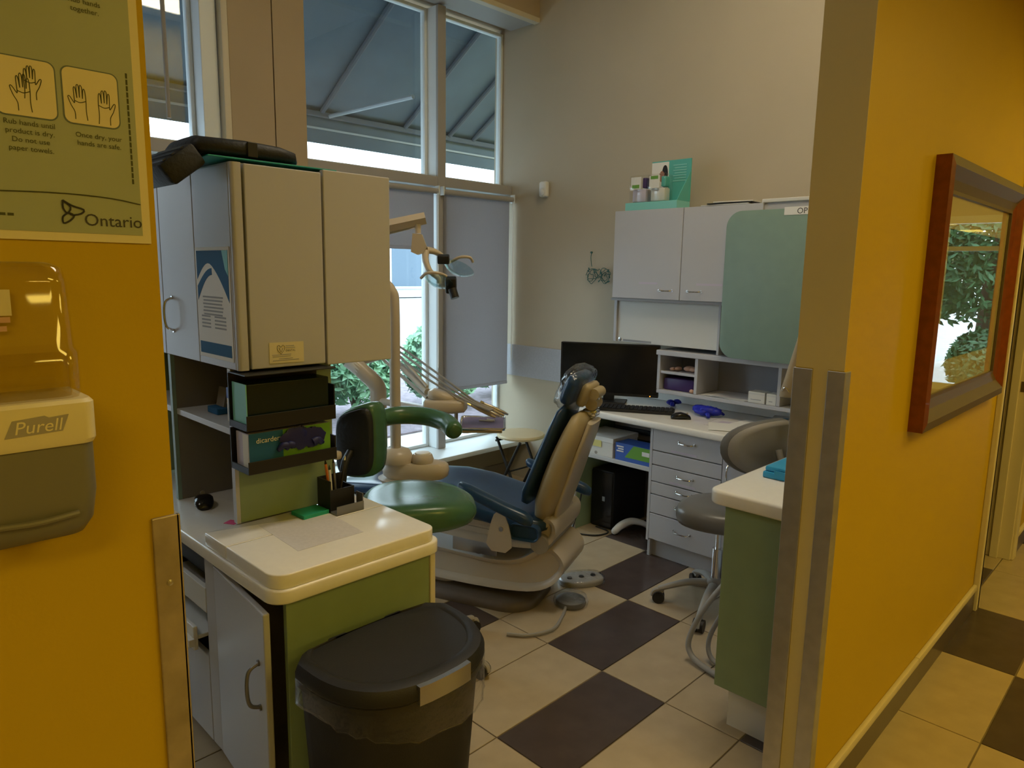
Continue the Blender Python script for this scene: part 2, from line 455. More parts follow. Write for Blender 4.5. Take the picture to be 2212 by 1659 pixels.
# metal corner guards
def guard(name, m, *boxes): return struct(name, join(*[box(*b, .0015) for b in boxes]), m)
guard('trim_2', 'guard', (1.925, 1.93, .665, .712, .0, 1.37), (1.93, 1.965, .665, .67, .0, 1.37))
guard('trim_3', 'guard', (1.925, 1.93, .752, .805, .0, 1.37), (1.93, 1.97, .80, .805, .0, 1.37))
tg = guard('trim_4', 'guard_worn', (.311, .347, .994, 1.0, .0, 1.277), (.342, .348, .994, 1.125, .0, 1.277))
for z in (.35, .80, 1.18): mk('screw', xf(lathe([(.0045, 0), (.0045, .001), (.002, .0018)], n=10), Matrix.Translation((.329, .994, z)) @ Matrix.Rotation(math.pi/2, 4, 'X')), 'steel', tg)

# window wall
struct('wall_window', join(box(-3.1, XB, YW-.02, YW+.16, 0, .29), box(-3.1, XB+.06, 3.65, YW+.2, 3.40, RC), box(-3.1, -2.6, YW, YW+.16, .29, 3.4)), 'tan_paint')
struct('trim_5', box(-3.1, XB, 3.645, 3.70, 3.365, 3.40, .004), 'cream')
struct('trim_6', box(-3.1, XB, 3.70, YW+.02, 3.375, 3.40), 'win_grey')
sill = struct('trim_7', box(-3.1, XB, 3.68, YW+.14, .29, .325, .006), 'win_white', None, True)
struct('baseboard_window', box(-3.1, XB, YW-.035, YW-.02, 0, .10, .003), 'brown_paint')
# pillar in two clad boards with a groove
p = struct('wall_pillar', box(1.76, 2.185, YW-.02, YW+.16, .29, 3.40), 'brown_paint')
mk('panel', box(1.745, 1.992, YW-.05, YW-.02, .326, 3.364, .002), 'tan_paint', p); mk('panel', box(1.998, 2.19, YW-.05, YW-.02, .326, 3.364, .002), 'tan_paint', p)
mk('reveal', box(2.185, 2.19, YW-.02, YW+.13, .326, 3.364), 'win_white', p)
struct('trim_8', box(1.705, 1.742, YW-.06, YW+.02, .326, 3.364, .006), 'cream', None, True)
GY = YW+.115
def frame_bar(*b): return box(*b, .003, 1)
def window(name, x0, x1, z0, z1, m='win_white'):
    f = .022
    o = struct(name, join(frame_bar(x0, x0+f, GY-.02, GY+.03, z0, z1), frame_bar(x1-f, x1, GY-.02, GY+.03, z0, z1), frame_bar(x0+f, x1-f, GY-.02, GY+.03, z0, z0+f), frame_bar(x0+f, x1-f, GY-.02, GY+.03, z1-f, z1)), m)
    mk('pane', box(x0+f, x1-f, GY, GY+.005, z0+f, z1-f), 'pane', o)
    return o
window('window_1', 2.19, 3.195, 2.258, 3.365); window('window_2', 3.257, XB, 2.258, 3.365)
window('window_3', 2.19, 3.195, .326, 2.188); window('window_5', 3.257, XB, .326, 2.188)
struct('trim_9', box(3.195, 3.257, YW, YW+.15, .326, 3.365, .003), 'win_white')
struct('trim_10', join(box(2.19, 3.195, YW-.02, YW+.15, 2.19, 2.257, .004), box(3.257, XB, YW-.02, YW+.15, 2.19, 2.257, .004)), 'win_grey')
struct('trim_11', box(3.192, 3.262, YW-.024, YW-.001, .326, 3.365, .003), 'win_grey')
# neighbouring bay windows; unseen left pair added for daylight on the left cabinet
struct('trim_12', box(1.613, 1.70, YW-.01, YW+.15, .326, 3.365, .004), 'win_white')
for n, (a, b) in zip(('window_6', 'window_8'), ((.62, 1.613), (.1, .54))):
    window(n, a, b, 2.258, 3.365); window(n.replace('6', '7').replace('8', '9'), a, b, .326, 2.188)
struct('trim_13', box(.1, 1.613, YW-.02, YW+.15, 2.19, 2.257, .004), 'win_grey')
struct('trim_14', box(.54, .62, YW, YW+.15, .326, 3.365, .003), 'win_white')
struct('wall_window_solid', box(-2.6, .1, YW, YW+.16, .326, 3.40), 'tan_paint')

# lamps in the ceilings
mat('lamp_warm', (1, 1, 1), .5, emit=(LAMP_COL, LAMP)); mat('lamp_room', (1, 1, 1), .5, emit=(ROOM_COL, ROOM_LAMP)); mat('bay_fill_light', (1, 1, 1), .5, emit=((1, .93, .82), ROOM_LAMP*.6))
def troffer(x, y, z, sx, sy, m, label, grp):
    t = thing('ceiling_troffer', label, 'ceiling light', (x, y, z), 0, grp)
    mk('frame', join(box(x-sx/2, x+sx/2, y-sy/2, y-sy/2+.03, z-.03, z), box(x-sx/2, x+sx/2, y+sy/2-.03, y+sy/2, z-.03, z), box(x-sx/2, x-sx/2+.03, y-sy/2+.03, y+sy/2-.03, z-.03, z), box(x+sx/2-.03, x+sx/2, y-sy/2+.03, y+sy/2-.03, z-.03, z)), 'white_plastic', t)
    mk('diffuser', box(x-sx/2+.03, x+sx/2-.03, y-sy/2+.03, y+sy/2-.03, z-.022, z-.012), m, t)
for x, y in ((-1.2, -1.1), (1.7, -1.1), (3.9, -.6), (7.4, -1.1), (-1.2, -2.9), (1.7, -2.9), (4.6, -2.9)): troffer(x, y, HC, 1.1, .5, 'lamp_warm', 'warm recessed light panel in the corridor ceiling', 'corridor ceiling lights')  # the two west panels are added, unseen, to brighten the wall end
troffer(2.4, 1.35, RC, 1.2, .6, 'lamp_room', 'recessed light panel in the treatment room ceiling above the dental chair', None)

troffer(-.9, 2.2, RC, .6, .6, 'bay_fill_light', 'added unseen fill light panel above the neighbouring bay', None)  # added panel out of view, brightens the surfaces that face left
# =================================================================== OUTSIDE
struct('ground', join(box(-14, 16, 4.08, 5.6, -.3, -.02)), 'concrete')
struct('ground_planting', box(-14, 16, 5.6, 8.6, -.3, .0), 'mulch')
struct('ground_road', box(-40, 60, 8.6, 60, -.35, -.05), 'asphalt')
struct('ground_side', box(9.3, 40, -20, 4.0, -.35, -.05), 'concrete')
# awning: canopy slope -0.61 from wall to y=5.2
aw = thing('awning', 'dark blue grey fabric awning with ribs over the tall windows', 'awning', (3, 4.2, 2.6))
ax0, ax1, zb, zt = -3.5, 6.6, 2.84, 3.52
N = Vector((0, .61, 1)).normalized()
def aw_pt(x, y): return (x, y, zb+(5.2-y)*.61)
mk('canopy', loft([[aw_pt(ax0, 4.1), aw_pt(ax1, 4.1), tuple(Vector(aw_pt(ax1, 4.1))+N*.012), tuple(Vector(aw_pt(ax0, 4.1))+N*.012)], [aw_pt(ax0, 5.2), aw_pt(ax1, 5.2), tuple(Vector(aw_pt(ax1, 5.2))+N*.012), tuple(Vector(aw_pt(ax0, 5.2))+N*.012)]]), 'awning', aw)
mk('valance', box(ax0, ax1, 5.20, 5.212, 2.60, 2.85), 'awning', aw)
mk('hem', box(ax0, ax1, 5.19, 5.199, 2.705, 2.72), 'awning_bar', aw)
mk('front_bar', box(ax0, ax1, 5.15, 5.19, 2.795, 2.835, .006), 'awning_dark', aw)
for x in (-2.3, -1.4, -.5, .4, 1.3, 2.35, 3.055, 3.86, 4.36, 4.65, 5.4, 6.2):
    mk('rib', cyl(tuple(Vector(aw_pt(x, 4.12))-N*.025), tuple(Vector(aw_pt(x, 5.17))-N*.025), .021, n=8), 'awning_dark', aw)
for x in (-1.4, 3.12): mk('strut', cyl((x, 5.16, 2.81), (x+.02, 4.1, 2.80), .016, n=8), 'awning_bar', aw)
# shrubs outside
def foliage(c, rx, ry, rz, n, s, seed):
    rnd = random.Random(seed); V, F = [], []
    for k in range(n):
        th = math.acos(rnd.uniform(-.75, 1)); a = rnd.uniform(0, 2*math.pi); q = rnd.uniform(.72, 1.05)
        p = Vector((c[0]+rx*q*math.sin(th)*math.cos(a), c[1]+ry*q*math.sin(th)*math.sin(a), c[2]+rz*q*math.cos(th)))
        u = Vector((rnd.gauss(0, 1), rnd.gauss(0, 1), rnd.gauss(0, 1))).normalized(); v = u.orthogonal().normalized(); L = s*rnd.uniform(.7, 1.4)
        o = len(V); V += [tuple(p-u*L), tuple(p+v*L*.4), tuple(p+u*L), tuple(p-v*L*.4)]; F.append((o, o+1, o+2, o+3))
    return V, F
def shrub(x, y, h, r, m, label, seed, grp='shrubs outside the windows'):
    t = thing('shrub', label, 'shrub', (x, y, 0), 0, grp)
    mk('stem', join(*[tube([(x, y, 0), (x+random.uniform(-.1, .1), y+random.uniform(-.1, .1), h*.4), (x+random.uniform(-r, r)*.5, y+random.uniform(-r, r)*.5, h*.75)], [.025, .008], 6, 4) for _ in range(4)]), 'bark', t)
    mk('foliage', foliage((x, y, h*.52), r, r*.8, h*.5, 4200, .06, seed), m, t)
for k, (x, y, h, r) in enumerate(((1.0, 6.6, 1.0, .47), (2.1, 6.5, 1.1, .48), (3.2, 6.6, 1.15, .48), (4.3, 6.7, 1.1, .48), (5.4, 6.5, 1.0, .50), (6.5, 6.6, .95, .49), (7.6, 6.7, .95, .50), (8.7, 6.6, .9, .5))):
    shrub(x, y, h, r, 'leaf', 'round leafy green shrub in the planting bed outside the windows', k)
def tree(x, y, h, r, m, label, seed):
    t = thing('tree', label, 'tree', (x, y, 0))
    mk('trunk', tube([(x, y, 0), (x+.1, y, h*.5), (x, y+.1, h*.8)], [.12, .05], 8, 4), 'bark', t)
    mk('foliage', foliage((x, y, h*.62), r, r, h*.42, 6500, .07, seed), m, t)
tree(12.0, -1.0, 3.2, .95, 'leaf_dark', 'dark green tree beyond the glazed end of the corridor', 31)
tree(14.6, -.1, 3.6, 1.2, 'leaf_olive', 'olive yellow tree behind the dark one past the corridor end', 32)
tree(14.4, -2.8, 3.4, 1.2, 'leaf_olive', 'tall olive tree left of the dark tree beyond the corridor end', 33)
tree(12.0, 1.4, 3.0, 1.0, 'leaf_dark', 'bushy dark tree right of the corridor end window', 34)
shrub(11.2, -.8, .9, .5, 'leaf_dark', 'low dark shrub outside the glazed corridor end', 41, None)
# building and car across the road
b = thing('building', 'pale low commercial building across the road', 'building', (14, 34, 0))
mk('wall', box(-14, 42, 34, 42, 0, 5.2), 'facade', b); mk('roof', box(-14.3, 42.3, 33.7, 42.3, 5.2, 5.6), 'awning_bar', b)
for k in range(12):
    x = -11+k*4.4
    wq = mk('window', box(x, x+2.6, 33.92, 34, .5, 3.2), 'win_white', b); mk('pane', box(x+.15, x+2.45, 33.88, 33.92, .65, 3.05), 'facade_glass', wq)
mk('sign', box(21.0, 22.0, 33.8, 33.9, 1.9, 3.4), 'red', b)

# =================================================================== BLINDS AND WALL ITEMS
def blind(x0, x1, zbot, label):
    t = thing('roller_blind', label, 'blind', ((x0+x1)/2, YW-.03, zbot))
    y = YW-.045
    mk('roller', cyl((x0, y, 2.155), (x1, y, 2.155), .019, n=16), 'win_grey', t, True)
    for xb_ in (x0-.008, x1): mk('bracket', box(xb_, xb_+.008, y-.022, y+.022, 2.13, 2.19, .002), 'win_white', t)
    mk('fabric', box(x0+.02, x1-.02, y+.012, y+.0135, zbot+.02, 2.15), 'blind', t)
    mk('hem_bar', box(x0+.02, x1-.02, y+.006, y+.019, zbot, zbot+.022, .004), 'blind', t)
    mk('chain', tube([(x1-.008, y-.012, 2.15), (x1-.006, y-.014, 1.4), (x1-.006, y-.014, .95), (x1-.002, y-.014, .93), (x1+.002, y-.014, .95), (x1+.002, y-.012, 2.15)], .0022, 5), 'white_plastic', t)
blind(2.20, 3.165, 1.755, 'grey roller blind drawn partway down behind the dental light')
blind(3.215, 3.90, .745, 'grey roller blind drawn almost to the sill beside the beige wall')
cd = tag(mk('pull_cord', tube([(1.405, 3.85, 3.36), (1.411, 3.85, 2.9), (1.411, 3.85, 2.355)], .011, 8, 4), 'grey_plastic', None, True), 'pale hanging pull cord in front of the window beside the pillar', 'cord'); center(cd)

t = thing('motion_sensor', 'small white motion sensor high on the beige wall', 'sensor', (XB, 3.55, 2.15))
mk('housing', box(XB-.045, XB, 3.515, 3.585, 2.155, 2.265, .014), 'white_plastic', t, True); mk('lens', xf(lathe([(.026, 0), (.022, .012), (.010, .018)], n=16), Matrix.Translation((XB-.04, 3.55, 2.185)) @ Matrix.Rotation(-math.pi/2, 4, 'Y')), 'off_white', t, True)

t = thing('wire_ornament', 'dark teal twisted wire ornament hanging on the beige wall', 'ornament', (XB, 3.03, 1.55))
x = XB-.02; rnd = random.Random(3)
def ring(cy, cz, r, k=14, j=.0): return [(x+rnd.uniform(-.008, .008), cy+math.cos(2*math.pi*i/k)*r*(1+rnd.uniform(-j, j)), cz+math.sin(2*math.pi*i/k)*r*(1+rnd.uniform(-j, j))) for i in range(k+1)]
mk('loops', join(*[tube(ring(c, z, r, 12, .35), .0022, 5, 3) for c, z, r in ((3.09, 1.60, .045), (3.08, 1.60, .035), (3.10, 1.59, .025), (2.975, 1.60, .045), (2.965, 1.60, .036), (2.98, 1.59, .025), (3.03, 1.61, .03))]), 'wire_teal', t, True)
mk('hanger', join(tube([(x, 3.09, 1.66), (x, 3.10, 1.72), (XB-.004, 3.107, 1.755)], .0025, 5, 3), cyl((XB-.012, 3.107, 1.757), (XB, 3.107, 1.757), .007, n=8)), 'wire_teal', t)
mk('leaf', join(*[obox((x, 3.03+rnd.uniform(-.11, .11), 1.60+rnd.uniform(-.05, .05)), .004, .018, .007, 0, rnd.uniform(0, 3)) for _ in range(14)]), 'wire_teal', t)

# framed picture on hall wall
t = thing('framed_picture', 'mahogany framed picture with cream mat hanging on the yellow hall wall', 'picture', (3.08, .66, 1.10))
px0, px1, pz0, pz1 = 2.55, 3.76, 1.115, 2.00; yf = .67
def molding(a, b, inn0, inn1):
    pass
fw = .095
def rail(pts, name, m): mk(name, pts, m, t)
for nm, a in (('left', 0), ('right', 1)):
    xo = px0 if a == 0 else px1; s = 1 if a == 0 else -1
    g = loft([[(xo, yf, pz0), (xo, yf-.045, pz0), (xo+s*.03, yf-.05, pz0+.03), (xo+s*.065, yf-.028, pz0+.065), (xo+s*fw, yf-.02, pz0+fw), (xo+s*fw, yf, pz0+fw)],
              [(xo, yf, pz1), (xo, yf-.045, pz1), (xo+s*.03, yf-.05, pz1-.03), (xo+s*.065, yf-.028, pz1-.065), (xo+s*fw, yf-.02, pz1-fw), (xo+s*fw, yf, pz1-fw)]])
    mk('frame_rail', g, 'mahogany', t)
for zo, s in ((pz0, 1), (pz1, -1)):
    g = loft([[(px0, yf, zo), (px0, yf-.045, zo), (px0+.03, yf-.05, zo+s*.03), (px0+.065, yf-.028, zo+s*.065), (px0+fw, yf-.02, zo+s*fw), (px0+fw, yf, zo+s*fw)],
              [(px1, yf, zo), (px1, yf-.045, zo), (px1-.03, yf-.05, zo+s*.03), (px1-.065, yf-.028, zo+s*.065), (px1-fw, yf-.02, zo+s*fw), (px1-fw, yf, zo+s*fw)]])
    mk('frame_rail', g, 'bronze', t)
mk('inner_slip', join(box(px0+fw, px1-fw, yf-.020, yf-.012, pz0+fw, pz0+fw+.012), box(px0+fw, px1-fw, yf-.020, yf-.012, pz1-fw-.012, pz1-fw), box(px0+fw, px0+fw+.012, yf-.020, yf-.012, pz0+fw+.012, pz1-fw-.012), box(px1-fw-.012, px1-fw, yf-.020, yf-.012, pz0+fw+.012, pz1-fw-.012)), 'bronze', t)
mw = .12
mk('mat_board', join(box(px0+fw, px1-fw, yf-.010, yf-.007, pz0+fw, pz0+fw+mw), box(px0+fw, px1-fw, yf-.010, yf-.007, pz1-fw-mw, pz1-fw), box(px0+fw, px0+fw+mw, yf-.010, yf-.007, pz0+fw+mw, pz1-fw-mw), box(px1-fw-mw, px1-fw, yf-.010, yf-.007, pz0+fw+mw, pz1-fw-mw)), 'matboard', t)
mk('print', box(px0+fw+mw, px1-fw-mw, yf-.006, yf-.003, pz0+fw+mw, pz1-fw-mw), 'print_dark', t)
mk('glazing', box(px0+fw, px1-fw, yf-.0118, yf-.0108, pz0+fw, pz1-fw), 'frame_glass', t)

# hand-hygiene poster on left wall
t = thing('hand_hygiene_poster', 'green hand hygiene poster with cream border on the yellow wall above the sanitizer', 'poster', (.19, .999, 1.648))
py = .9985; x0, x1, z0, z1 = .045, .334, 1.648, 2.10
mk('border', box(x0, x1, py-.0015, py+.001, z0, z1), 'poster_cream', t)
mk('field', box(x0+.010, x1-.010, py-.0022, py-.0015, z0+.010, z1-.010), 'poster_green', t)
def pic(cx, cz, wd, h):
    mk('picture_panel', face_slab(rrect(cx-wd/2, cx+wd/2, -h/2, h/2, .009), (0, py-.0022, cz), (1, 0, 0), (0, 0, 1), (0, -1, 0), .0006), 'poster_line', t)
    mk('picture_field', face_slab(rrect(cx-wd/2+.0015, cx+wd/2-.0015, -h/2+.0015, h/2-.0015, .008), (0, py-.0028, cz), (1, 0, 0), (0, 0, 1), (0, -1, 0), .0005), 'poster_cream', t)
for r, cz in enumerate((1.819, 1.980)):
    for c, cx in enumerate((.0770, .1425, .2085, .2755)): pic(cx, cz, .062, .066)
O = (0, py-.0036, 0); UX, UZ = (1, 0, 0), (0, 0, 1)
def hand(cx, cz, s, fl):
    f = lambda a, b: (cx+fl*a*s, cz+b*s)
    return [[f(-.45, -1.2), f(-.4, -.6), f(-.42, .1), f(-.38, .75), f(-.28, .8), f(-.22, .2)], [f(-.22, .2), f(-.2, .95), f(-.08, 1.0), f(-.04, .25)], [f(-.04, .25), f(0, 1.02), f(.12, .98), f(.12, .2)], [f(.12, .2), f(.2, .85), f(.3, .8), f(.28, .05)], [f(.28, .05), f(.3, -.15), f(.55, .25), f(.66, .2), f(.5, -.3), f(.3, -.7), f(.28, -1.2)], [f(-.40, 0.05), f(-.05, -.08), f(.28, 0.02)]]
hands = [hand(.262, 1.813, .0175, -1), hand(.290, 1.811, .0175, 1), hand(.205, 1.814, .018, -1), hand(.214, 1.826, .016, 1), hand(.142, 1.815, .018, 1)]
for cx in (.205, .270, .140): hands.append(hand(cx, 1.975, .018, 1))
for h_ in hands: mk('hand_drawing', strokes(h_, .00045, O, UX, UZ), 'ink_olive', t)
def lt(s, size, x, z, al='CENTER', m='ink_olive', nm='text'): return lettering(nm, s, size, (x, py-.0030, z), UX, UZ, m, t, al)
lt('8', .010, .251, 1.838)
for k, s in enumerate(('Once dry, your', 'hands are safe.')): lt(s, .0082, .281, 1.772-.0095*k)
for k, s in enumerate(('Rub hands until', 'product is dry.', 'Do not use', 'paper towels.')): lt(s, .0082, .2095, 1.777-.0095*k)
for k, s in enumerate(('Rub hands', 'together.')): lt(s, .0082, .2755, 1.925-.0095*k)
mk('arc', strokes([[(.056, 1.680), (.12, 1.697), (.18, 1.702), (.24, 1.704), (.29, 1.702), (.323, 1.697)]], .0006, O, UX, UZ), 'ink_olive', t)
mk('footer_bars', join(*[box(.060+.008*k, .066+.008*k, py-.0028, py-.0022, 1.6745, 1.6775) for k in range(16)]), 'ink_olive', t)
mk('side_bars', join(*[box(.3155, .3175, py-.0028, py-.0022, 1.722+.0075*k, 1.728+.0075*k) for k in range(18)]), 'ink_olive', t)
lettering('wordmark', 'Ontario', .0205, (.2575, py-.0030, 1.6675), UX, UZ, 'ink', t)
mk('trillium_mark', strokes([[(.236, 1.696), (.246, 1.690), (.258, 1.686), (.2545, 1.681), (.245, 1.679), (.243, 1.681)], [(.236, 1.696), (.236, 1.687), (.240, 1.681), (.244, 1.688), (.236, 1.696)], [(.240, 1.681), (.235, 1.676), (.2355, 1.669), (.242, 1.672), (.247, 1.678), (.243, 1.681), (.240, 1.681)]], .0010, O, UX, UZ), 'ink', t)

# sanitizer dispenser
t = thing('sanitizer_dispenser', 'wall mounted hand sanitizer dispenser with clear gel bottle on the yellow wall', 'dispenser', (.165, 1.0, 1.30))
cx = .1635; hw = .0625
def dsec(z, w, y0, r): return [(a, b, z) for a, b in rrect(cx-w, cx+w, y0, .999, [.001, .001, r, r], 6)]
mk('body', loft([dsec(1.303, hw-.018, .93, .015), dsec(1.308, hw-.010, .915, .02), dsec(1.325, hw-.002, .903, .022), dsec(1.36, hw+.002, .897, .022), dsec(1.418, hw+.002, .899, .02)]), 'san_grey', t, True, auto=50)
mk('push_ridge', tube([(cx-.040, .8975, 1.338), (cx, .8955, 1.336), (cx+.040, .8975, 1.338)], .0035, 8, 4), 'san_grey', t, True)
mk('band', loft([dsec(1.4185, hw+.001, .896, .014), dsec(1.424, hw+.003, .893, .014), dsec(1.466, hw+.003, .893, .014), dsec(1.470, hw, .897, .014)]), 'poster_cream', t, True, auto=30)
mk('bottle', loft([dsec(1.4705, hw-.006, .905, .02), dsec(1.48, hw-.004, .902, .022), dsec(1.522, hw-.004, .902, .022), dsec(1.527, hw-.007, .905, .022), dsec(1.60, hw-.009, .908, .022), dsec(1.616, hw-.012, .911, .022), dsec(1.622, hw-.022, .921, .02)]), 'clear_plastic', t, True, auto=60)
mk('gel', loft([dsec(1.4715, hw-.012, .912, .018), dsec(1.523, hw-.012, .912, .018)]), 'gel_clear', t, True, auto=60)
mk('bottle_label', join(box(cx-.04, cx+.010, .9885, .9895, 1.560, 1.590)), 'poster_cream', t); mk('label_bars', join(box(cx-.04, cx+.008, .9885, .9895, 1.552, 1.5585), box(cx-.04, cx+.004, .9885, .9895, 1.542, 1.548)), 'flesh', t)
mk('logo_plate', face_slab([(-.030, -.010), (.024, -.008), (.031, .010), (.012, .0085), (.008, .011), (-.022, .0085)], (cx+.006, .8928, 1.445), UX, UZ, (0, -1, 0), .0004), 'grey_plastic', t)
lettering('wordmark', 'Purell', .0195, (cx+.007, .8920, 1.4385), UX, UZ, 'poster_cream', t, 'CENTER', .2)

# =================================================================== LEFT CABINET UNIT
LX, LY = .884, 1.985
t = thing('upper_cabinet', 'tall grey wall cabinet with beige end doors above the open shelf bay', 'cabinet', (1.03, 2.4, 1.32))
mk('carcass', box(LX+.018, 1.176, LY+.02, 2.98, 1.338, 1.905), 'laminate_grey', t)
mk('bottom_panel', box(LX+.002, 1.176, LY+.02, 2.98, 1.32, 1.337), 'laminate_dim', t)
mk('corner_post', face_slab(rrect(0, .030, 0, .02, [.002, .002, .010, .002]), (LX, LY, 1.32), (1, 0, 0), (0, 1, 0), (0, 0, 1), .59), 'laminate_grey', t, True)
mk('end_door', box(.920, 1.163, LY-.004, LY+.018, 1.322, 1.908, .003), 'laminate_grey', t)
mk('door', box(LX, LX+.017, LY+.022, 2.266, 1.32, 1.908, .002), 'laminate_grey', t)
dd = mk('door', box(LX, LX+.017, 2.270, 2.555, 1.32, 1.908, .002), 'laminate_grey', t); mk('handle', pull((LX, 2.475, 1.515), (LX, 2.475, 1.405), (-1, 0, 0), .028), 'chrome', dd, True)
mk('door', box(LX, LX+.017, 2.559, 2.98, 1.32, 1.908, .002), 'laminate_grey', t)
t = thing('upper_cabinet', 'grey hanging cabinet box joined behind the tall cabinet, facing the dental chair', 'cabinet', (1.29, 2.4, 1.318))
mk('carcass', box(1.179, 1.40, LY+.02, 2.98, 1.318, 1.916), 'laminate_grey', t); mk('end_panel', box(1.170, 1.416, LY-.004, LY+.018, 1.316, 1.918, .003), 'laminate_grey', t)
mk('door', box(1.401, 1.416, LY+.022, 2.48, 1.318, 1.916, .002), 'laminate_grey', t); mk('door', box(1.401, 1.416, 2.484, 2.98, 1.318, 1.916, .002), 'laminate_grey', t)

# shelf bay under it
t = thing('shelf_bay', 'open grey shelf bay with green end panel standing on the left counter', 'shelf', (1.03, 2.3, .797))
mk('end_panel', box(LX+.012, 1.222, 2.05, 2.072, .838, 1.315, .002), 'laminate_green', t)
mk('edge_strip', box(LX, LX+.012, 2.05, 2.072, .838, 1.319), 'laminate_grey', t)
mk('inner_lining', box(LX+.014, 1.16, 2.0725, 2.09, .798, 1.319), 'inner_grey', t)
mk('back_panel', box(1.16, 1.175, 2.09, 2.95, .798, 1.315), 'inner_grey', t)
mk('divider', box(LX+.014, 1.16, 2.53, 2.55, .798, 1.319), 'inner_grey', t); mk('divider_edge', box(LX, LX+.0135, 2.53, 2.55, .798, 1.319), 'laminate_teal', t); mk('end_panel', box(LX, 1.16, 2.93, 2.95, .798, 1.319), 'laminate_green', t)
mk('shelf', box(LX+.012, 1.16, 2.09, 2.53, 1.108, 1.128, .002), 'trim_shelf', t); mk('shelf', box(LX+.012, 1.16, 2.55, 2.93, 1.108, 1.128, .002), 'trim_shelf', t)

# base cabinet, worktop and raised top
t = thing('base_cabinet', 'grey base cabinet with green end panel beside the black bin, door ajar', 'cabinet', (1.07, 2.2, 0))
mk('end_panel', box(.822, 1.300, 1.632, 1.65, .0, .752, .002), 'laminate_green', t); mk('edge_strip', box(1.302, 1.322, 1.628, 1.652, .0, .752, .003), 'counter_edge', t)
mk('back_panel', box(1.300, 1.318, 1.653, 2.98, .0, .752), 'laminate_grey', t)
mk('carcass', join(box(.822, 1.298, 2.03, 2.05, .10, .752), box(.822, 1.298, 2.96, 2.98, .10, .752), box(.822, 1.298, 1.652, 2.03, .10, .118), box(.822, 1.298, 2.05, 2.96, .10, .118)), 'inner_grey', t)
mk('kick', box(.862, .876, 1.652, 2.98, 0, .10), 'laminate_dim', t)
# ajar door hinged at y=2.05
ang = math.radians(5)
M = Matrix.Translation((.820, 2.048, 0)) @ Matrix.Rotation(-ang, 4, 'Z')
dd = mk('door', xf(box(-.018, 0, -.40, 0, .105, .728, .004), M), 'laminate_grey', t)
mk('handle', xf(pull((-.018, -.355, .575), (-.018, -.355, .445), (-1, 0, 0), .034, .0055), M), 'gunmetal', dd, True)
mk('filler', box(.804, .822, 2.052, 2.12, .105, .752, .002), 'laminate_grey', t)
mk('door', box(.804, .820, 2.124, 2.55, .105, .40, .002), 'laminate_grey', t)
dw = mk('drawer', join(box(.804, .820, 2.124, 2.55, .545, .628, .002), box(.83, 1.2, 2.14, 2.54, .545, .56)), 'off_white', t)
mk('door', box(.804, .820, 2.555, 2.95, .105, .752, .002), 'laminate_grey', t)
lo = mk('pull_tray', box(.784, 1.15, 2.15, 2.53, .455, .468, .002), 'off_white', t); mk('tray_front', box(.770, .784, 2.15, 2.53, .42, .50, .003), 'white_plastic', lo); mk('grip', box(.752, .770, 2.14, 2.20, .44, .465, .002), 'white_plastic', lo)
mk('worktop', slab(rrect(.775, 1.335, 1.605, 2.98, [.01, .01, .055, .045], 6), .757, .797, .006), 'counter', t, True)
pr_ = tag(mk('printer', box(.84, 1.12, 2.20, 2.52, .632, .735, .01), 'black', None), 'black office machine inside the open niche under the left worktop', 'printer'); center(pr_)
t = thing('raised_countertop', 'cream raised countertop with rounded corners on the base cabinet', 'countertop', (1.04, 1.8, .798))
mk('top', slab(rrect(.783, 1.318, 1.612, 1.900, [.002, .002, .05, .04], 6), .798, .837, .004, er0=.002), 'counter', t, True)
mk('top', slab(rrect(.783, 1.318, 1.9025, 2.048, [.02, .002, .002, .002], 4), .798, .837, .003, er0=.002), 'counter', t, True)

# things on the left counter
CT = .8372
sh = tag(mk('paper_sheet', face_slab([(0, 0), (.215, 0), (.226, .198), (.012, .265)], (.915, 1.733, CT), UX, (0, 1, 0), (0, 0, 1), .0006), 'paper_tint', None), 'loose printed paper sheet on the cream countertop', 'paper'); center(sh)
nt_ = tag(mk('note_pad', obox((1.095, 1.985, CT+.006), .092, .075, .012, .05, bev=.001), 'mint', None), 'green sticky note pad beside the pen holder', 'note pad'); center(nt_)
pk = tag(mk('sticky_note', obox((.925, 2.185, .7975), .035, .04, .0012, .5), 'pink', None), 'small pink sticky note on the lower counter', 'note'); center(pk)
t = thing('pen_holder', 'black mesh pen holder on the countertop beside the green panel', 'pen holder', (1.185, 1.985, CT))
mk('cup', join(box(1.145, 1.235, 2.02, 2.024, CT, CT+.105), box(1.145, 1.149, 1.945, 2.02, CT, CT+.105), box(1.231, 1.235, 1.945, 2.02, CT, CT+.075), box(1.149, 1.231, 1.945, 1.949, CT, CT+.075), box(1.145, 1.235, 1.945, 2.024, CT, CT+.004)), 'black', t)
mk('tray', join(box(1.145, 1.245, 1.905, 1.9445, CT, CT+.006), box(1.145, 1.245, 1.905, 1.908, CT+.006, CT+.03), box(1.242, 1.245, 1.908, 1.9445, CT+.006, CT+.055)), 'gunmetal', t)
def pen(p0, p1, m, label, tip):
    o = thing('pen', label, 'pen', p0)
    mk('barrel', cyl(p0, p1, .0045, n=8), m, o); d_ = (Vector(p1)-Vector(p0)).normalized(); mk('tip', cyl(p1, tuple(Vector(p1)+d_*.015), .0045, .001, n=8), tip, o)
pen((1.175, 1.99, CT+.008), (1.155, 1.985, CT+.155), 'orange', 'orange pencil standing in the black pen holder', 'hair')
pen((1.20, 1.985, CT+.008), (1.235, 2.0, CT+.15), 'black', 'black pen leaning in the pen holder', 'steel')
pen((1.20, 2.0, CT+.008), (1.20, 2.012, CT+.145), 'gunmetal', 'dark grey marker upright in the pen holder', 'black')
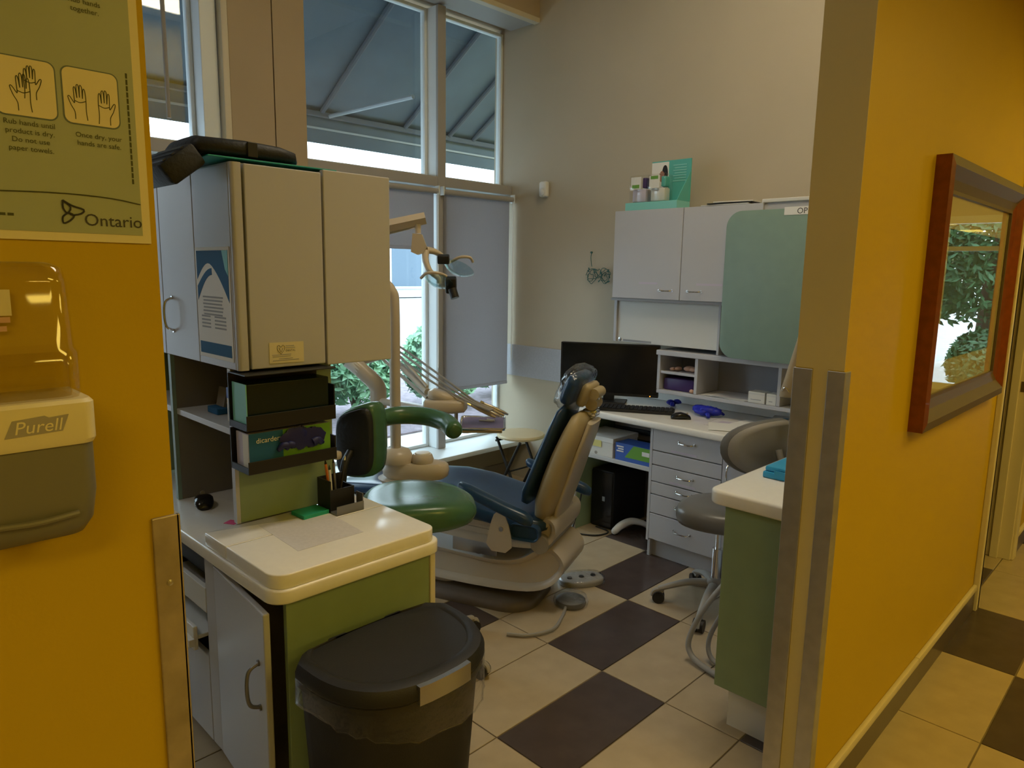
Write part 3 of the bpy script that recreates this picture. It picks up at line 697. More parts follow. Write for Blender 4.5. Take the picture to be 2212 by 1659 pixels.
pen((1.165, 1.965, CT+.008), (1.157, 1.965, CT+.14), 'off_white', 'white pen in the pen holder next to the orange pencil', 'black')

t = thing('computer_mouse', 'black glossy computer mouse on the left counter', 'computer mouse', (.925, 2.41, .797))
def mouse_body(c, rz, s=1):
    L = []
    for k, (u, w_, h) in enumerate(((-.055, .030, .010), (-.05, .046, .022), (-.03, .058, .034), (0, .060, .039), (.03, .055, .032), (.05, .044, .020), (.056, .03, .010))):
        L.append([(u*s, a*s, max(0, b+h/2)*s) for a, b in sell(w_, h, 2.4, 16)])
    return xf(loft(L), Matrix.Translation(c) @ Matrix.Rotation(rz, 4, 'Z'))
mk('shell', mouse_body((.925, 2.41, .797), 1.25, 1.05), 'black_gloss', t, True, auto=60); mk('wheel', xf(cyl((-.004, 0, 0), (.004, 0, 0), .008), Matrix.Translation((.933, 2.440, .834)) @ Matrix.Rotation(1.25, 4, 'Z')), 'grey_plastic', t)
# shelf contents
SB = 1.1285
t = thing('small_carton', 'small white and blue carton on the left shelf near the green panel', 'box', (.97, 2.20, SB)); mk('carton', box(.94, 1.00, 2.155, 2.215, SB, SB+.105, .001), 'paper', t); mk('blue_top', box(.9395, 1.0005, 2.1545, 2.2155, SB+.0755, SB+.11), 'blue_box', t); mk('teal_oval', face_slab(sell(.04, .06, 2, 20), (.9399, 2.185, SB+.035), (0, -1, 0), (0, 0, 1), (-1, 0, 0), .0004), 'teal', t)
t = thing('card_holder', 'dark blue card holder with a pale card on the left shelf', 'card holder', (.99, 2.36, SB)); mk('base', box(.95, 1.02, 2.32, 2.40, SB, SB+.022, .003), 'blue_print', t); mk('card', obox((.985, 2.355, SB+.055), .008, .06, .065, 0, 0, .2), 'inner_grey', t)
t = thing('roll_dispenser', 'pale wall strip holder behind the white carton on the shelf', 'holder', (.95, 2.115, SB)); mk('strip', box(1.02, 1.05, 2.0935, 2.125, SB, SB+.17, .006), 'off_white', t); mk('bracket', box(1.015, 1.055, 2.0935, 2.13, SB, SB+.02, .003), 'off_white', t)

# wall trays on green end panel
def tray(z0, z1, zf):
    t = thing('wall_file_tray', 'upper black wall file tray on the green panel under the cabinet' if z0 > 1.1 else 'lower black wall file tray holding a glove box on the green panel', 'file tray', (1.02, 1.99, z0))
    xa, xb, ya, yb = .874, 1.165, 1.935, 2.049
    mk('floor', box(xa, xb, ya, yb, z0, z0+.006), 'black', t)
    if z0 > 1.1: mk('top_rim', box(xa, xb+.004, ya-.005, yb-.005, 1.3105, 1.3145, .002), 'black', t)
    mk('front_lip', box(xa, xb, ya-.004, ya, z0, zf, .001), 'black', t)
    mk('back', box(xa, xb, yb-.005, yb, z0, z1), 'black', t)
    mk('side', box(xa, xa+.004, ya, yb-.006, z0+.006, z0+.02), 'black', t); mk('side', box(xb-.004, xb, ya, yb-.006, z0+.006, z1-.05), 'black', t)
tray(1.150, 1.31, 1.195); tray(1.020, 1.145, 1.058)
gb = thing('folder_box', 'dark teal translucent box in the upper black file tray', 'box', (1.02, 1.985, 1.157))
mk('body', box(.884, 1.150, 1.945, 2.035, 1.1565, 1.285, .003), 'dark_teal', gb); mk('side_card', box(.8805, .8835, 1.945, 2.035, 1.1565, 1.285), 'teal_light', gb)
g_ = thing('glove_box', 'blue and green glove box with printed lettering in the lower black tray', 'box', (1.02, 1.985, 1.027))
mk('carton', box(.884, 1.150, 1.945, 2.03, 1.0265, 1.138, .001), 'lilac', g_); mk('blue_field', box(.8835, .99, 1.9445, 1.945, 1.0265, 1.1385), 'blue_print', g_); mk('green_field', box(.99, 1.1505, 1.9445, 1.945, 1.0265, 1.1385), 'lime', g_)
mk('end_print', box(.8832, .884, 1.95, 1.985, 1.03, 1.135), 'paper', g_)
lettering('lettering', 'dicarderm', .022, (.905, 1.9438, 1.108), UX, UZ, 'paper', g_)
def gloves(name, label, c, n, r, m, seed, sx=1, sy=1, hz=.5):
    rnd = random.Random(seed); t = thing(name, label, 'gloves', (c[0], c[1], c[2]))
    gs = []
    for k in range(n):
        a = rnd.uniform(0, 6.28); q = rnd.uniform(0, .6)
        gs.append(blob((c[0]+math.cos(a)*r*q*sx, c[1]+math.sin(a)*r*q*sy, c[2]+r*hz*rnd.uniform(.57, .8)), r*rnd.uniform(.3, .6)*sx, r*rnd.uniform(.3, .6)*sy, r*hz*.48, 14, 9, .13))
    mk('crumpled_palm', join(*gs), m, t, True, auto=80)
    for k in range(4):
        a = rnd.uniform(-1, 1)+(0 if k % 2 else 3.14); p = Vector((c[0]+math.cos(a)*r*.6*sx, c[1]+math.sin(a)*r*.6*sy, c[2]+r*hz*.4))
        mk('finger', tube([p, p+Vector((math.cos(a)*r*.25*sx, math.sin(a)*r*.25*sy, 0.004)), p+Vector((math.cos(a)*r*.5*sx, math.sin(a)*r*.5*sy, -r*hz*.15))], [.012, .011, .006], 8, 4), m, t, True, auto=80)
gloves('crumpled_gloves', 'dark blue crumpled gloves in front of the glove box in the lower tray', (1.045, 1.9365, 1.062), 7, .075, 'glove_navy', 5, 1.0, .06, .85)

# poster and sticker on the cabinet
t = thing('notice_sheet', 'laminated blue and white notice sheet on the cabinet side', 'notice', (LX, 2.135, 1.34))
nx = LX-.0006; Un, Vn = (0, -1, 0), (0, 0, 1); W, Hh = .245, .335
def npt(u, v): return (nx, 2.262-u, 1.342+v)
mk('sheet', face_slab([(0, 0), (W, 0), (W, Hh), (0, Hh)], npt(0, 0), Un, Vn, (-1, 0, 0), .0008), 'paper', t)
nx -= .0009
mk('header', face_slab(([(.01, .325)]+[(.01+.225*k/14, .238+.05*math.sin(min(1., k/5.5)*math.pi/2)-(max(0, k-5.5)/8.5)**1.5*.115) for k in range(15)]+[(.235, .325)]), npt(0, 0), Un, Vn, (-1, 0, 0), .0004), 'blue_print', t)
mk('corner_tint', face_slab([(.195, .325), (.215, .27), (.235, .25), (.235, .325)][::-1], (nx-.0005, 2.262, 1.342), Un, Vn, (-1, 0, 0), .0003), 'turquoise', t)
mk('swoosh', face_slab([(.01+.11*k/8, .175+.078*math.sin(k/8*math.pi/2)) for k in range(9)]+[(.01+.11*k/8, .218+.055*math.sin(k/8*math.pi/2)) for k in range(8, -1, -1)], npt(0, 0), Un, Vn, (-1, 0, 0), .0004), 'blue_print', t)
mk('footer_band', face_slab([(.01, .012), (.235, .012), (.235, .048), (.01, .048)], npt(0, 0), Un, Vn, (-1, 0, 0), .0004), 'blue_print', t)
rows = []
for k in range(6): rows.append((.045+.004*(k % 2), .19-.004*(k % 3), .212-k*.0105-.028))
for k in range(4): rows += [(.03, .095, .125-k*.011), (.125, .205, .125-k*.011)]
mk('text_bars', join(*[face_slab([(a, z), (b, z), (b, z+.005), (a, z+.005)], npt(0, 0), Un, Vn, (-1, 0, 0), .0004) for a, b, z in rows]), 'ink_grey', t)
t = thing('appointment_sticker', 'cream dental practice sticker on the beige end door', 'sticker', (1.03, LY-.004, 1.335))
sy = LY-.0045
mk('card', face_slab([(.975, 1.336), (1.087, 1.334), (1.087, 1.397), (.975, 1.398)], (0, sy, 0), UX, UZ, (0, -1, 0), .0006), 'poster_cream', t)
mk('heart_mark', strokes([[(1.012, 1.362), (1.002, 1.374), (1.000, 1.384), (1.006, 1.389), (1.012, 1.383), (1.018, 1.389), (1.024, 1.384), (1.022, 1.374), (1.012, 1.362)], [(1.006, 1.381), (1.012, 1.368), (1.018, 1.380)]], .0006, (0, sy-.001, 0), UX, UZ), 'ink', t)
lettering('lettering', 'DENTAL', .0085, (1.027, sy-.0012, 1.369), UX, UZ, 'ink', t)
mk('text_bars', join(*[box(a, b, sy-.0011, sy-.0006, z, z+.002) for a, b, z in ((1.027, 1.055, 1.385), (1.027, 1.058, 1.379), (.983, 1.045, 1.359), (.985, 1.043, 1.354), (1.005, 1.05, 1.347), (.985, 1.07, 1.342))]), 'ink_grey', t)
# black case on the cabinets
t = thing('padded_case', 'black padded case folded over the top of the left cabinet', 'case', (.98, 2.1, 1.93))
ct = 1.9185
def csec(x_, w_, h_, zc, yc): return [(x_, yc+a, zc+b) for a, b in sell(w_, h_, 4, 20)]
mk('body', loft([csec(.800, .20, .030, 1.945, 2.13), csec(.815, .24, .052, 1.951, 2.13), csec(.95, .25, .056, 1.953, 2.13), csec(1.05, .25, .052, 1.951, 2.13), csec(1.098, .24, .040, 1.946, 2.13), csec(1.112, .20, .020, 1.936, 2.13)]), 'black_soft', t, True, auto=60)
Mf = Matrix.Translation((.812, 2.13, 1.930)) @ Matrix.Rotation(math.radians(-38), 4, 'Y')
mk('flap', xf(box(-.115, .0, -.12, .12, -.036, .030, .012), Mf), 'black_soft', t, True)
mk('flap_rib', xf(join(*[box(-.10+.03*k, -.09+.03*k, -.121, .121, .030, .033) for k in range(3)]), Mf), 'black', t)
mk('buckle', box(.945, .975, 2.002, 2.008, 1.930, 1.972, .002), 'black', t)
tl = tag(mk('teal_folder', obox((1.03, 2.14, 1.9215), .40, .28, .004, 0, bev=.001), 'teal', None), 'thin teal folder lying on top of the left cabinet under the black case', 'folder'); center(tl)
sl = tag(mk('plastic_sleeve', face_slab([(0, 0), (.11, -.01), (.12, .22), (0, .20)], (.8905, 2.02, 1.9092), UX, (0, 1, 0), (0, 0, 1), .003), 'off_white', None), 'pale plastic sleeve lying under the teal folder', 'sleeve'); center(sl)

# =================================================================== WASTE BIN
t = thing('waste_bin', 'black plastic waste bin with hinged lid and clear bag liner', 'bin', (1.015, 1.38, 0))
bx, bxx, yb, yfr = .775, 1.265, 1.545, 1.215
def dshape(s, z, dx=0.):
    z *= .968; out = []; cxx = (bx+bxx)/2; wd = (bxx-bx)/2*s
    dep = (yb-yfr); yc = (yb+yfr)/2
    pts = []
    n = 28
    for k in range(n+1):
        a = math.pi*k/n
        pts.append((cxx-math.copysign(abs(math.cos(a))**.75, math.cos(a))*wd, yb-.07-(math.sin(a)**.85)*(dep-.07)*s+(1-s)*.02, z))
    back = [(cxx+wd, yb-.04, z), (cxx+wd-.03, yb-.008*1, z), (cxx+wd*.5, yb, z), (cxx, yb, z), (cxx-wd*.5, yb, z), (cxx-wd+.03, yb-.008, z), (cxx-wd, yb-.04, z)]
    return pts+back
mk('bin_body', loft([dshape(.76, .0), dshape(.78, .01), dshape(.80, .05), dshape(.93, .58), dshape(.945, .605)]), 'charcoal', t, True, auto=50)
mk('rim', loft([dshape(.95, .6255), dshape(.985, 0.610), dshape(.985, 0.625), dshape(.96, 0.628)]), 'charcoal', t, True, auto=50)
lidloops = [dshape(.985, 0.629), dshape(1.0, 0.635), dshape(1.0, 0.652), dshape(.965, 0.670), dshape(.90, 0.676), dshape(.85, 0.674), dshape(.83, 0.670), dshape(.55, 0.673), dshape(.15, 0.674)]
mk('lid', loft(lidloops), 'charcoal', t, True, auto=35)
for xh in (.90, 1.08): mk('hinge', box(xh, xh+.06, yb-.004, yb+.022, .600, .648, .008), 'charcoal', t, True)
lt_ = []
ref = dshape(1.012, .0); 
sel = ref[12:17]
mk('latch', loft([[(p[0], p[1]-.002, z) for p in sel]+[(q[0], q[1]+.02, z) for q in reversed(sel)] for z in (.600, .606, .640, .648)]), 'steel', t, True, auto=50)
bl = []
rnd = random.Random(9)
for s, z, j in ((.992, .628, 0), (1.004, .610, .0), (1.004, .580, .002), (1.000, .550, .003), (.998, .525, .004)):
    bl.append([(p[0]*(1)+rnd.uniform(-j, j), p[1]+rnd.uniform(-j, j)*.7-j*.2, z+rnd.uniform(-j, j)*1.6+(.03*math.cos(7*i/len(ref)) if z < .53 else 0)) for i, p in enumerate(dshape(s, z))])
mk('bag_liner', loft(bl, cap=False), 'bag_film', t, True, auto=80)
mk('bag_fold', tube([p for p in bl[-1]]+[bl[-1][0]], .0022, 5, 0, False), 'bag_film', t, True)

# =================================================================== STOOLS
def star_base(t, c, R, h, m, post_top, rot=0., caster='black'):
    for k in range(5):
        a = rot+2*math.pi*k/5; u = Vector((math.cos(a), math.sin(a), 0)); C0 = Vector((c[0], c[1], 0))
        lg = mk('leg', tube([C0+u*.03+Vector((0, 0, h)), C0+u*R*.5+Vector((0, 0, h*.92)), C0+u*R*.93+Vector((0, 0, .078)), C0+u*R+Vector((0, 0, .07))], [.026, .022, .017, .015], 10, 4, flat=.75), m, t, True)
        q = C0+u*R; side = Vector((-u.y, u.x, 0))
        cs = mk('caster', join(cyl(q+Vector((0, 0, .03))-side*.024, q+Vector((0, 0, .03))-side*.006, .030, n=16), cyl(q+Vector((0, 0, .03))+side*.006, q+Vector((0, 0, .03))+side*.024, .030, n=16), cyl(q+Vector((0, 0, .025)), q+Vector((0, 0, .068)), .009, n=10)), caster, t, True)
        mk('caster_hood', tube([q+u*.03+Vector((0, 0, .03)), q+u*.022+Vector((0, 0, .054)), q+Vector((0, 0, .063)), q-u*.022+Vector((0, 0, .054))], .012, 8, 3), m, cs, True)
    mk('hub', lathe([(.045, h-.025), (.048, h+.01), (.034, h+.03)], (c[0], c[1], 0), 20), m, t, True)
    mk('gas_post', join(cyl((c[0], c[1], h+.02), (c[0], c[1], (h+post_top)/2+.03), .026), cyl((c[0], c[1], (h+post_top)/2+.03), (c[0], c[1], post_top), .014)), 'chrome' if m != 'black' else 'black', t, True)

# green assistant stool
gc = (1.70, 2.20)
t = thing('assistant_stool', 'green vinyl dental assistant stool with curved body rest between counter and dental chair', 'stool', (gc[0], gc[1], 0))
star_base(t, gc, .30, .10, 'grey_plastic', .62, rot=math.radians(-72))
def seat_loop(z, s, c, a, rx, ry, e=2.6, n=40):
    out = []
    for k in range(n):
        th = 2*math.pi*k/n; u = math.copysign(abs(math.cos(th))**(2/e), math.cos(th))*rx*s; v = math.copysign(abs(math.sin(th))**(2/e), math.sin(th))*ry*s*(1-.16*u/rx)
        sad = .022*((u/rx)**2)*(1 if u > 0 else .3)-.012*((v/ry)**2)
        x_ = c[0]+u*math.cos(a)-v*math.sin(a); y_ = c[1]+u*math.sin(a)+v*math.cos(a); out.append((x_, y_, z-(sad if z > .66 else 0)))
    return out
sa = math.radians(-38)
mk('seat', loft([seat_loop(.615, .86, gc, sa, .235, .205), seat_loop(.625, .95, gc, sa, .235, .205), seat_loop(.65, 1.0, gc, sa, .235, .205), seat_loop(.685, 1.0, gc, sa, .235, .205), seat_loop(.705, .96, gc, sa, .235, .205), seat_loop(.717, .86, gc, sa, .235, .205), seat_loop(.723, .65, gc, sa, .235, .205), seat_loop(.722, .35, gc, sa, .235, .205), seat_loop(.721, .05, gc, sa, .235, .205)]), 'green_vinyl', t, True, auto=70)
mk('seat_pan', lathe([(.14, .600), (.16, .6145), (.05, .6146)], (gc[0], gc[1], 0), 24), 'black', t)
# backrest: rear faces the camera side
bc = Vector((1.507, 2.363, .935)); bn = Vector((-.93, -.36, 0)).normalized(); bu = Vector((bn.y, -bn.x, 0))  # outward rear normal, lateral
def bl_loop(dn, s, hgt=.275, wd=.180):
    out = []
    for a, b in sell(wd*s, hgt*s, 4.2, 36):
        bow = -.02*(a/(wd/2))**2
        out.append(tuple(bc+bu*a+Vector((0, 0, b*(1-.10*a/(wd/2))-.02*a/(wd/2)))+bn*(dn-bow*-1)))
    return out
mk('back_shell', loft([bl_loop(.030, .84), bl_loop(.028, .93), bl_loop(.010, .96)]), 'black_soft', t, True, auto=60)
mk('backrest', loft([bl_loop(.012, .97), bl_loop(.004, 1.03), bl_loop(-.03, 1.07), bl_loop(-.065, 1.05), bl_loop(-.085, .92), bl_loop(-.092, .5)]), 'green_vinyl', t, True, auto=70)
mk('body_rest', tube([(1.60, 2.40, .985), (1.70, 2.455, .992), (1.80, 2.45, .994), (1.875, 2.37, .990), (1.89, 2.26, .980), (1.855, 2.165, .968), (1.845, 2.145, .964)], [.034, .038, .040, .040, .040, .038, .022], 16, 8), 'green_vinyl', t, True, auto=70)
mk('back_bar', join(tube([tuple(bc+bn*.028+Vector((0, 0, -.03))), tuple(bc+bn*.07+Vector((0, 0, -.08))), tuple(bc+bn*.08+Vector((0, 0, -.2))), (1.50, 2.30, .66), (1.60, 2.25, .60), (1.68, 2.21, .595)], .016, 10, 5), tube([tuple(bc-bn*.01), (1.57, 2.39, .97), (1.62, 2.42, .984)], .014, 8, 4)), 'black', t, True)
mk('bar_cover', obox(tuple(bc+bn*.065+Vector((-.03, .03, -.035))), .035, .06, .035, math.atan2(bn.y, bn.x), bev=.012), 'dental_beige', t, True)

# grey operator stool
oc = (3.02, 1.56)
t = thing('operator_stool', 'grey vinyl operator stool on a five star base between desk and right cabinet', 'stool', (oc[0], oc[1], 0), 0)
star_base(t, oc, .27, .13, 'grey_plastic', .43, rot=math.radians(122))
mk('seat', loft([seat_loop(z, s, oc, math.radians(20), .20, .195, 2.3) for z, s in ((.44, .86), (.45, .96), (.475, 1.0), (.505, 1.0), (.525, .95), (.536, .82), (.540, .5), (.540, .05))]), 'grey_vinyl', t, True, auto=70)
mk('seat_pan', lathe([(.13, .425), (.15, .4395), (.05, .4396)], (oc[0], oc[1], 0), 24), 'grey_plastic', t)
ob = Vector((3.03, 1.33, .85)); on_ = Vector((-.25, -.97, 0)).normalized(); ou = Vector((on_.y, -on_.x, 0))
def ob_loop(dn, s, wd=.40, h=.26):
    return [tuple(ob+ou*a+Vector((0, 0, b))+on_*(dn-.10*(a/(wd/2))**2)) for a, b in sell(wd*s, h*s, 2.3, 40)]
mk('back_shell', loft([ob_loop(.035, .86), ob_loop(.030, .96), ob_loop(.012, .985)]), 'grey_plastic', t, True, auto=60)
mk('backrest', loft([ob_loop(.012, .99), ob_loop(.0, 1.02), ob_loop(-.02, 1.02), ob_loop(-.035, .95), ob_loop(-.042, .8), ob_loop(-.045, .3)]), 'grey_vinyl', t, True, auto=70)
mk('back_bar', tube([tuple(ob+on_*.03), tuple(ob+on_*.06+Vector((0, 0, -.10))), tuple(ob+on_*.04+Vector((0, 0, -.32))), (oc[0], oc[1]-.12, .43), (oc[0], oc[1], .425)], .015, 10, 5), 'grey_plastic', t, True)

# folding stool at the window
fc = (3.47, 3.33)
t = thing('folding_stool', 'round pale wooden folding stool with black crossed legs by the window sill', 'stool', (fc[0], fc[1], 0))
mk('seat', lathe([(.15, .475), (.165, .480), (.168, .492), (.162, .503), (.14, .505)], (fc[0], fc[1], 0), 36), 'wood_seat', t, True)
for k, (a, b) in enumerate((((-.12, -.13), (.14, -.13)), ((.12, -.13), (-.14, -.13)), ((-.12, .13), (.14, .13)), ((.12, .13), (-.14, .13)))):
    dy = .012 if k % 2 else 0
    mk('leg', cyl((fc[0]+a[1]+dy, fc[1]+a[0], .474), (fc[0]+b[1]+dy, fc[1]+b[0], .002), .010, n=10), 'black', t, True)
mk('crossbar', join(cyl((fc[0]-.13, fc[1]+.115, .45), (fc[0]+.13, fc[1]+.115, .45), .008, n=8), cyl((fc[0]-.13, fc[1]-.01, .25), (fc[0]+.13, fc[1]-.01, .25), .006, n=8)), 'black', t)

# =================================================================== DENTAL CHAIR (local: Y to feet, X lateral)
t = thing('dental_chair', 'navy blue and beige dental chair facing the window', 'dental chair', (2.5, 2.2, 0), math.atan2(.375, .927))
CH = t
def part(name, g, m, p=None, smooth=True, auto=50): return mk(name, g, m, p or CH, smooth, local=True, auto=auto)
def prof(poly, x0, x1, bev=.02, seg=3):
    """side profile (t,z) polygon CCW extruded across x with rounded sides"""
    L = []
    for k in range(seg+1):
        a = math.pi/2*k/seg; L.append([(x0+bev*(1-math.sin(a)), *q) for q in offs(poly, -bev*(1-math.cos(math.pi/2-a)) if False else -bev*(1-math.sin(a)) if False else -bev*math.cos(a))])
    for k in range(seg+1):
        a = math.pi/2*(1-k/seg); L.append([(x1-bev*(1-math.sin(a)), *q) for q in offs(poly, -bev*math.cos(a))])
    return loft(L)
# base plate
part('base_plate', slab([(a, b) for a, b in rrect(-.23, .22, .01, 1.05, [.12, .12, .15, .15], 7)], 0, .045, .03, 3, .002), 'base_dark')
part('base_pedestal', slab(rrect(-.13, .13, .45, .95, .08, 5), .0455, .12, .04, 3, .002), 'dental_beige')
def dense(poly, n=2):
    P = [Vector(p) for p in poly]
    for _ in range(n):
        Q = []
        for i in range(len(P)):
            a, b_ = P[i], P[(i+1) % len(P)]; Q += [a*.75+b_*.25, a*.25+b_*.75]
        P = Q
    return [tuple(p) for p in P]
arm_poly = dense([(1.0, .10), (1.0, .27), (.40, .235), (.22, .225), (.08, .25), (-.02, .33), (-.085, .335), (-.145, .27), (-.13, .20), (-.05, .12), (.10, .085), (.45, .075)], 2)
if sum(arm_poly[i][0]*arm_poly[(i+1) % len(arm_poly)][1]-arm_poly[(i+1) % len(arm_poly)][0]*arm_poly[i][1] for i in range(len(arm_poly))) < 0: arm_poly = arm_poly[::-1]
part('lift_arm', prof(arm_poly, -.165, .165, .03), 'dental_beige')
und = dense([(.80, .36), (.80, .45), (.30, .43), (.02, .42), (-.06, .50), (-.11, .46), (-.095, .37), (-.02, .335), (.20, .32), (.45, .33)], 2)
if sum(und[i][0]*und[(i+1) % len(und)][1]-und[(i+1) % len(und)][0]*und[i][1] for i in range(len(und))) < 0: und = und[::-1]
part('seat_frame', prof(und, -.20, .20, .03), 'dental_beige')
for s in (-1, 1): part('link_plate', box(s*.172-.004, s*.172+.004, .20, .44, .25, .33, .003), 'steel')
part('pivot', join(cyl((-.205, -.03, .36), (.205, -.03, .36), .045, n=24), cyl((-.17, .30, .28), (.17, .30, .28), .035, n=20)), 'grey_plastic')
# seat and legrest cushions
def csect(y, w_, zc, h, e=3.6, tilt=0.): return [(a, y, zc+b-.020*(1-(2*a/w_)**2)*(1 if b > 0 else 0)) for a, b in sell(w_, h, e, 32)]
part('seat_cushion', loft([csect(-.06, .30, .455, .03), csect(-.055, .40, .455, .07), csect(-.02, .47, .455, .095), csect(.10, .50, .457, .105), csect(.25, .515, .480, .105), csect(.40, .51, .512, .10), csect(.55, .49, .528, .095), csect(.75, .45, .520, .09), csect(.95, .41, .500, .085), csect(1.10, .37, .482, .08), csect(1.16, .31, .474, .06), csect(1.175, .24, .472, .03)]), 'navy_vinyl', auto=70)
part('legrest_shell', loft([csect(.60, .36, .455, .03), csect(.64, .42, .455, .06), csect(.9, .38, .44, .06), csect(1.10, .32, .43, .05), csect(1.14, .26, .43, .02)]), 'dental_beige', auto=70)
# backrest: sections along a spine in (y,z)
def bsec(y, z, w_, d, e=3., off=0., ang=0.):
    ny, nz = math.cos(ang), math.sin(ang)   # direction of thickness (towards front)
    return [(a*.90-.025, y+ny*(b+off), z+nz*(b+off)) for a, b in sell(w_, d, e, 32)]
sp = [(.02, .52, .30), (.015, .545, .42), (.0, .60, .48), (-.04, .70, .49), (-.075, .80, .47), (-.11, .90, .42), (-.135, .975, .34), (-.145, 1.0, .22)]
th = [.02, .045, .052, .05, .048, .045, .04, .02]
part('back_cushion', loft([bsec(y, z, w_, d, 3.4, .040, .35) for (y, z, w_), d in zip(sp, th)]), 'navy_vinyl', auto=70)
th2 = [.03, .09, .115, .12, .11, .095, .07, .02]
sp2 = [(.0, .46, .26), (-.01, .49, .38), (-.03, .56, .455), (-.07, .68, .465), (-.105, .79, .445), (-.14, .89, .40), (-.16, .96, .32), (-.165, .985, .20)]
part('back_shell', loft([bsec(y, z, w_, d, 3.0, -.012, .35) for (y, z, w_), d in zip(sp2, th2)]), 'dental_tan', auto=70)
part('back_cover', loft([bsec(y, z, w_*.62, .03, 3.0, -.068, .35) for (y, z, w_) in sp2[1:-1]]), 'dental_beige', auto=70)
part('back_hinge', join(box(-.13, .13, -.09, -.01, .42, .50, .02), cyl((-.19, -.04, .47), (.15, -.04, .47), .032, n=20)), 'dental_beige')
# headrest
def hsec(x_, s): 
    M_ = Matrix.Translation((0, -.125, 1.085)) @ Matrix.Rotation(math.radians(22), 4, 'X')
    return [tuple(M_ @ Vector((x_, a*.085*s*1.0+0, b))) for a, b in [(p[0]/.085, p[1]) for p in sell(.075*s, .155*s, 3.2, 28)]]
hr = part('headrest', loft([hsec(-.135, .45), hsec(-.130, .80), hsec(-.10, .97), hsec(0, 1.0), hsec(.10, .97), hsec(.130, .80), hsec(.135, .45)]), 'navy_vinyl', auto=70)
part('headrest_back', xf(join(box(-.085, .085, -.085, -.040, -.06, .055, .02), cyl((-.06, -.10, .02), (.06, -.10, .02), .026, n=20), cyl((-.045, -.105, -.03), (.045, -.105, -.03), .03, n=20)), Matrix.Translation((0, -.125, 1.085)) @ Matrix.Rotation(math.radians(22), 4, 'X')), 'dental_tan', hr)
part('headrest_bar', join(tube([(0, -.225, 1.06), (0, -.215, 1.0), (0, -.19, .93), (0, -.155, .84)], .016, 10, 4), box(-.035, .035, -.235, -.165, .955, .99, .01)), 'chrome')
fl = [[tuple(Vector(q)+(Vector(q)-Vector((0, -.13, 1.06))).normalized()*(.022+.008*math.sin(5*i+2*k))) for i, q in enumerate(hsec(x_, s))] for k, (x_, s) in enumerate(((-.15, .55), (-.135, .95), (-.08, 1.08), (0, 1.12), (.08, 1.08), (.135, .95), (.15, .55)))]
part('plastic_cover', loft(fl), 'film', hr, auto=80)
# armrests
for s, nm in ((-1, 'near'), (1, 'far')):
    ar = part('armrest', loft([[(s*.315+a, y-(.09 if s > 0 else 0), z+b-(.03 if s > 0 else 0)) for a, b in sell(w_, h, 2.6, 20)] for y, z, w_, h in ((.335, .632, .02, .02), (.325, .628, .05, .045), (.28, .612, .065, .055), (.18, .578, .07, .056), (.08, .545, .068, .058), (.0, .520, .06, .06), (-.03, .510, .04, .04), (-.035, .508, .015, .015))]), 'navy_vinyl', auto=70)
    br = part('bracket', face_slab(dense([(.205, .335), (.070, .335), (.085, .45), (.115, .52), (.155, .525), (.178, .46)], 1), (s*.285, -.05 if s > 0 else 0, 0), (0, 1, 0), (0, 0, 1), (s, 0, 0), .012, .003), 'dental_beige', ar)
    part('bolt', cyl((s*.297, .125, .445), (s*.301, .125, .445), .011, n=14), 'steel', ar)
for s in (-1, 1): part('side_cover', prof(rrect(-.05, .10, .395, .47, .03), s*.255-.02, s*.255+.02, .012), 'navy_vinyl')

# foot controls
t = thing('foot_control', 'round foot control with clear cover on the floor behind the dental chair', 'foot pedal', (2.54, 2.075, 0))
mk('disc', lathe([(.070, .001), (.075, .012), (.072, .028), (.055, .036), (.02, .038)], (2.54, 2.075, 0), 28), 'gunmetal', t, True); mk('cover', lathe([(.082, .002), (.088, .02), (.078, .046), (.03, .050)], (2.54, 2.075, 0), 20), 'film', t, True)
mk('hose', tube([(2.48, 2.055, .014), (2.44, 2.03, .012), (2.383, 2.0, .012), (2.31, 1.965, .012), (2.245, 1.957, .012), (2.15, 1.998, .012), (2.09, 2.07, .012)], .0075, 8, 6), 'hose_grey', t, True)
t = thing('foot_pedal', 'flat dark chair foot switch on the light tile behind the base', 'foot pedal', (2.775, 2.20, 0))
mk('plate', xf(slab(sell(.24, .15, 2.5, 28), 0, .028, .012, 3, .002), Matrix.Translation((2.775, 2.20, 0)) @ Matrix.Rotation(-.5, 4, 'Z')), 'grey_plastic', t, True); mk('cover', xf(slab(sell(.255, .165, 2.5, 28), .001, .036, .015, 3, .002), Matrix.Translation((2.775, 2.20, 0)) @ Matrix.Rotation(-.5, 4, 'Z')), 'film', t, True)
mk('button', join(*[lathe([(.014, .028), (.012, .034), (.004, .035)], (2.775+dx, 2.20+dy, 0), 12) for dx, dy in ((-.06, .03), (0, .0), (.06, -.03))]), 'black', t)

# =================================================================== DENTAL LIGHT, DELIVERY UNIT
hx, hy = 1.92, 2.66
t = thing('dental_light', 'beige dental operating light on a tall post beside the chair', 'dental light', (hx, hy, 0))
mk('pedestal', lathe([(.075, .001), (.08, .02), (.06, .05), (.05, .2), (.05, .60), (.085, .645)], (hx, hy, 0), 28), 'dental_beige', t, True, auto=50)
mk('hub_body', loft([[(hx+.065+a*sc, hy-.07+b*sc, z) for a, b in [(p[0]*.7+p[1]*.7*.55, -p[0]*.7+p[1]*.7*.55) for p in sell(.32, .24, 2.6, 32)]] for z, sc in ((.645, .85), (.66, .97), (.685, 1.0), (.71, .97), (.722, .88))]), 'dental_beige', t, True, auto=50)
mk('post_collar', lathe([(.080, .722), (.083, .745), (.066, .778), (.042, .787), (.038, .79)], (hx, hy, 0), 28), 'dental_beige', t, True, auto=50)
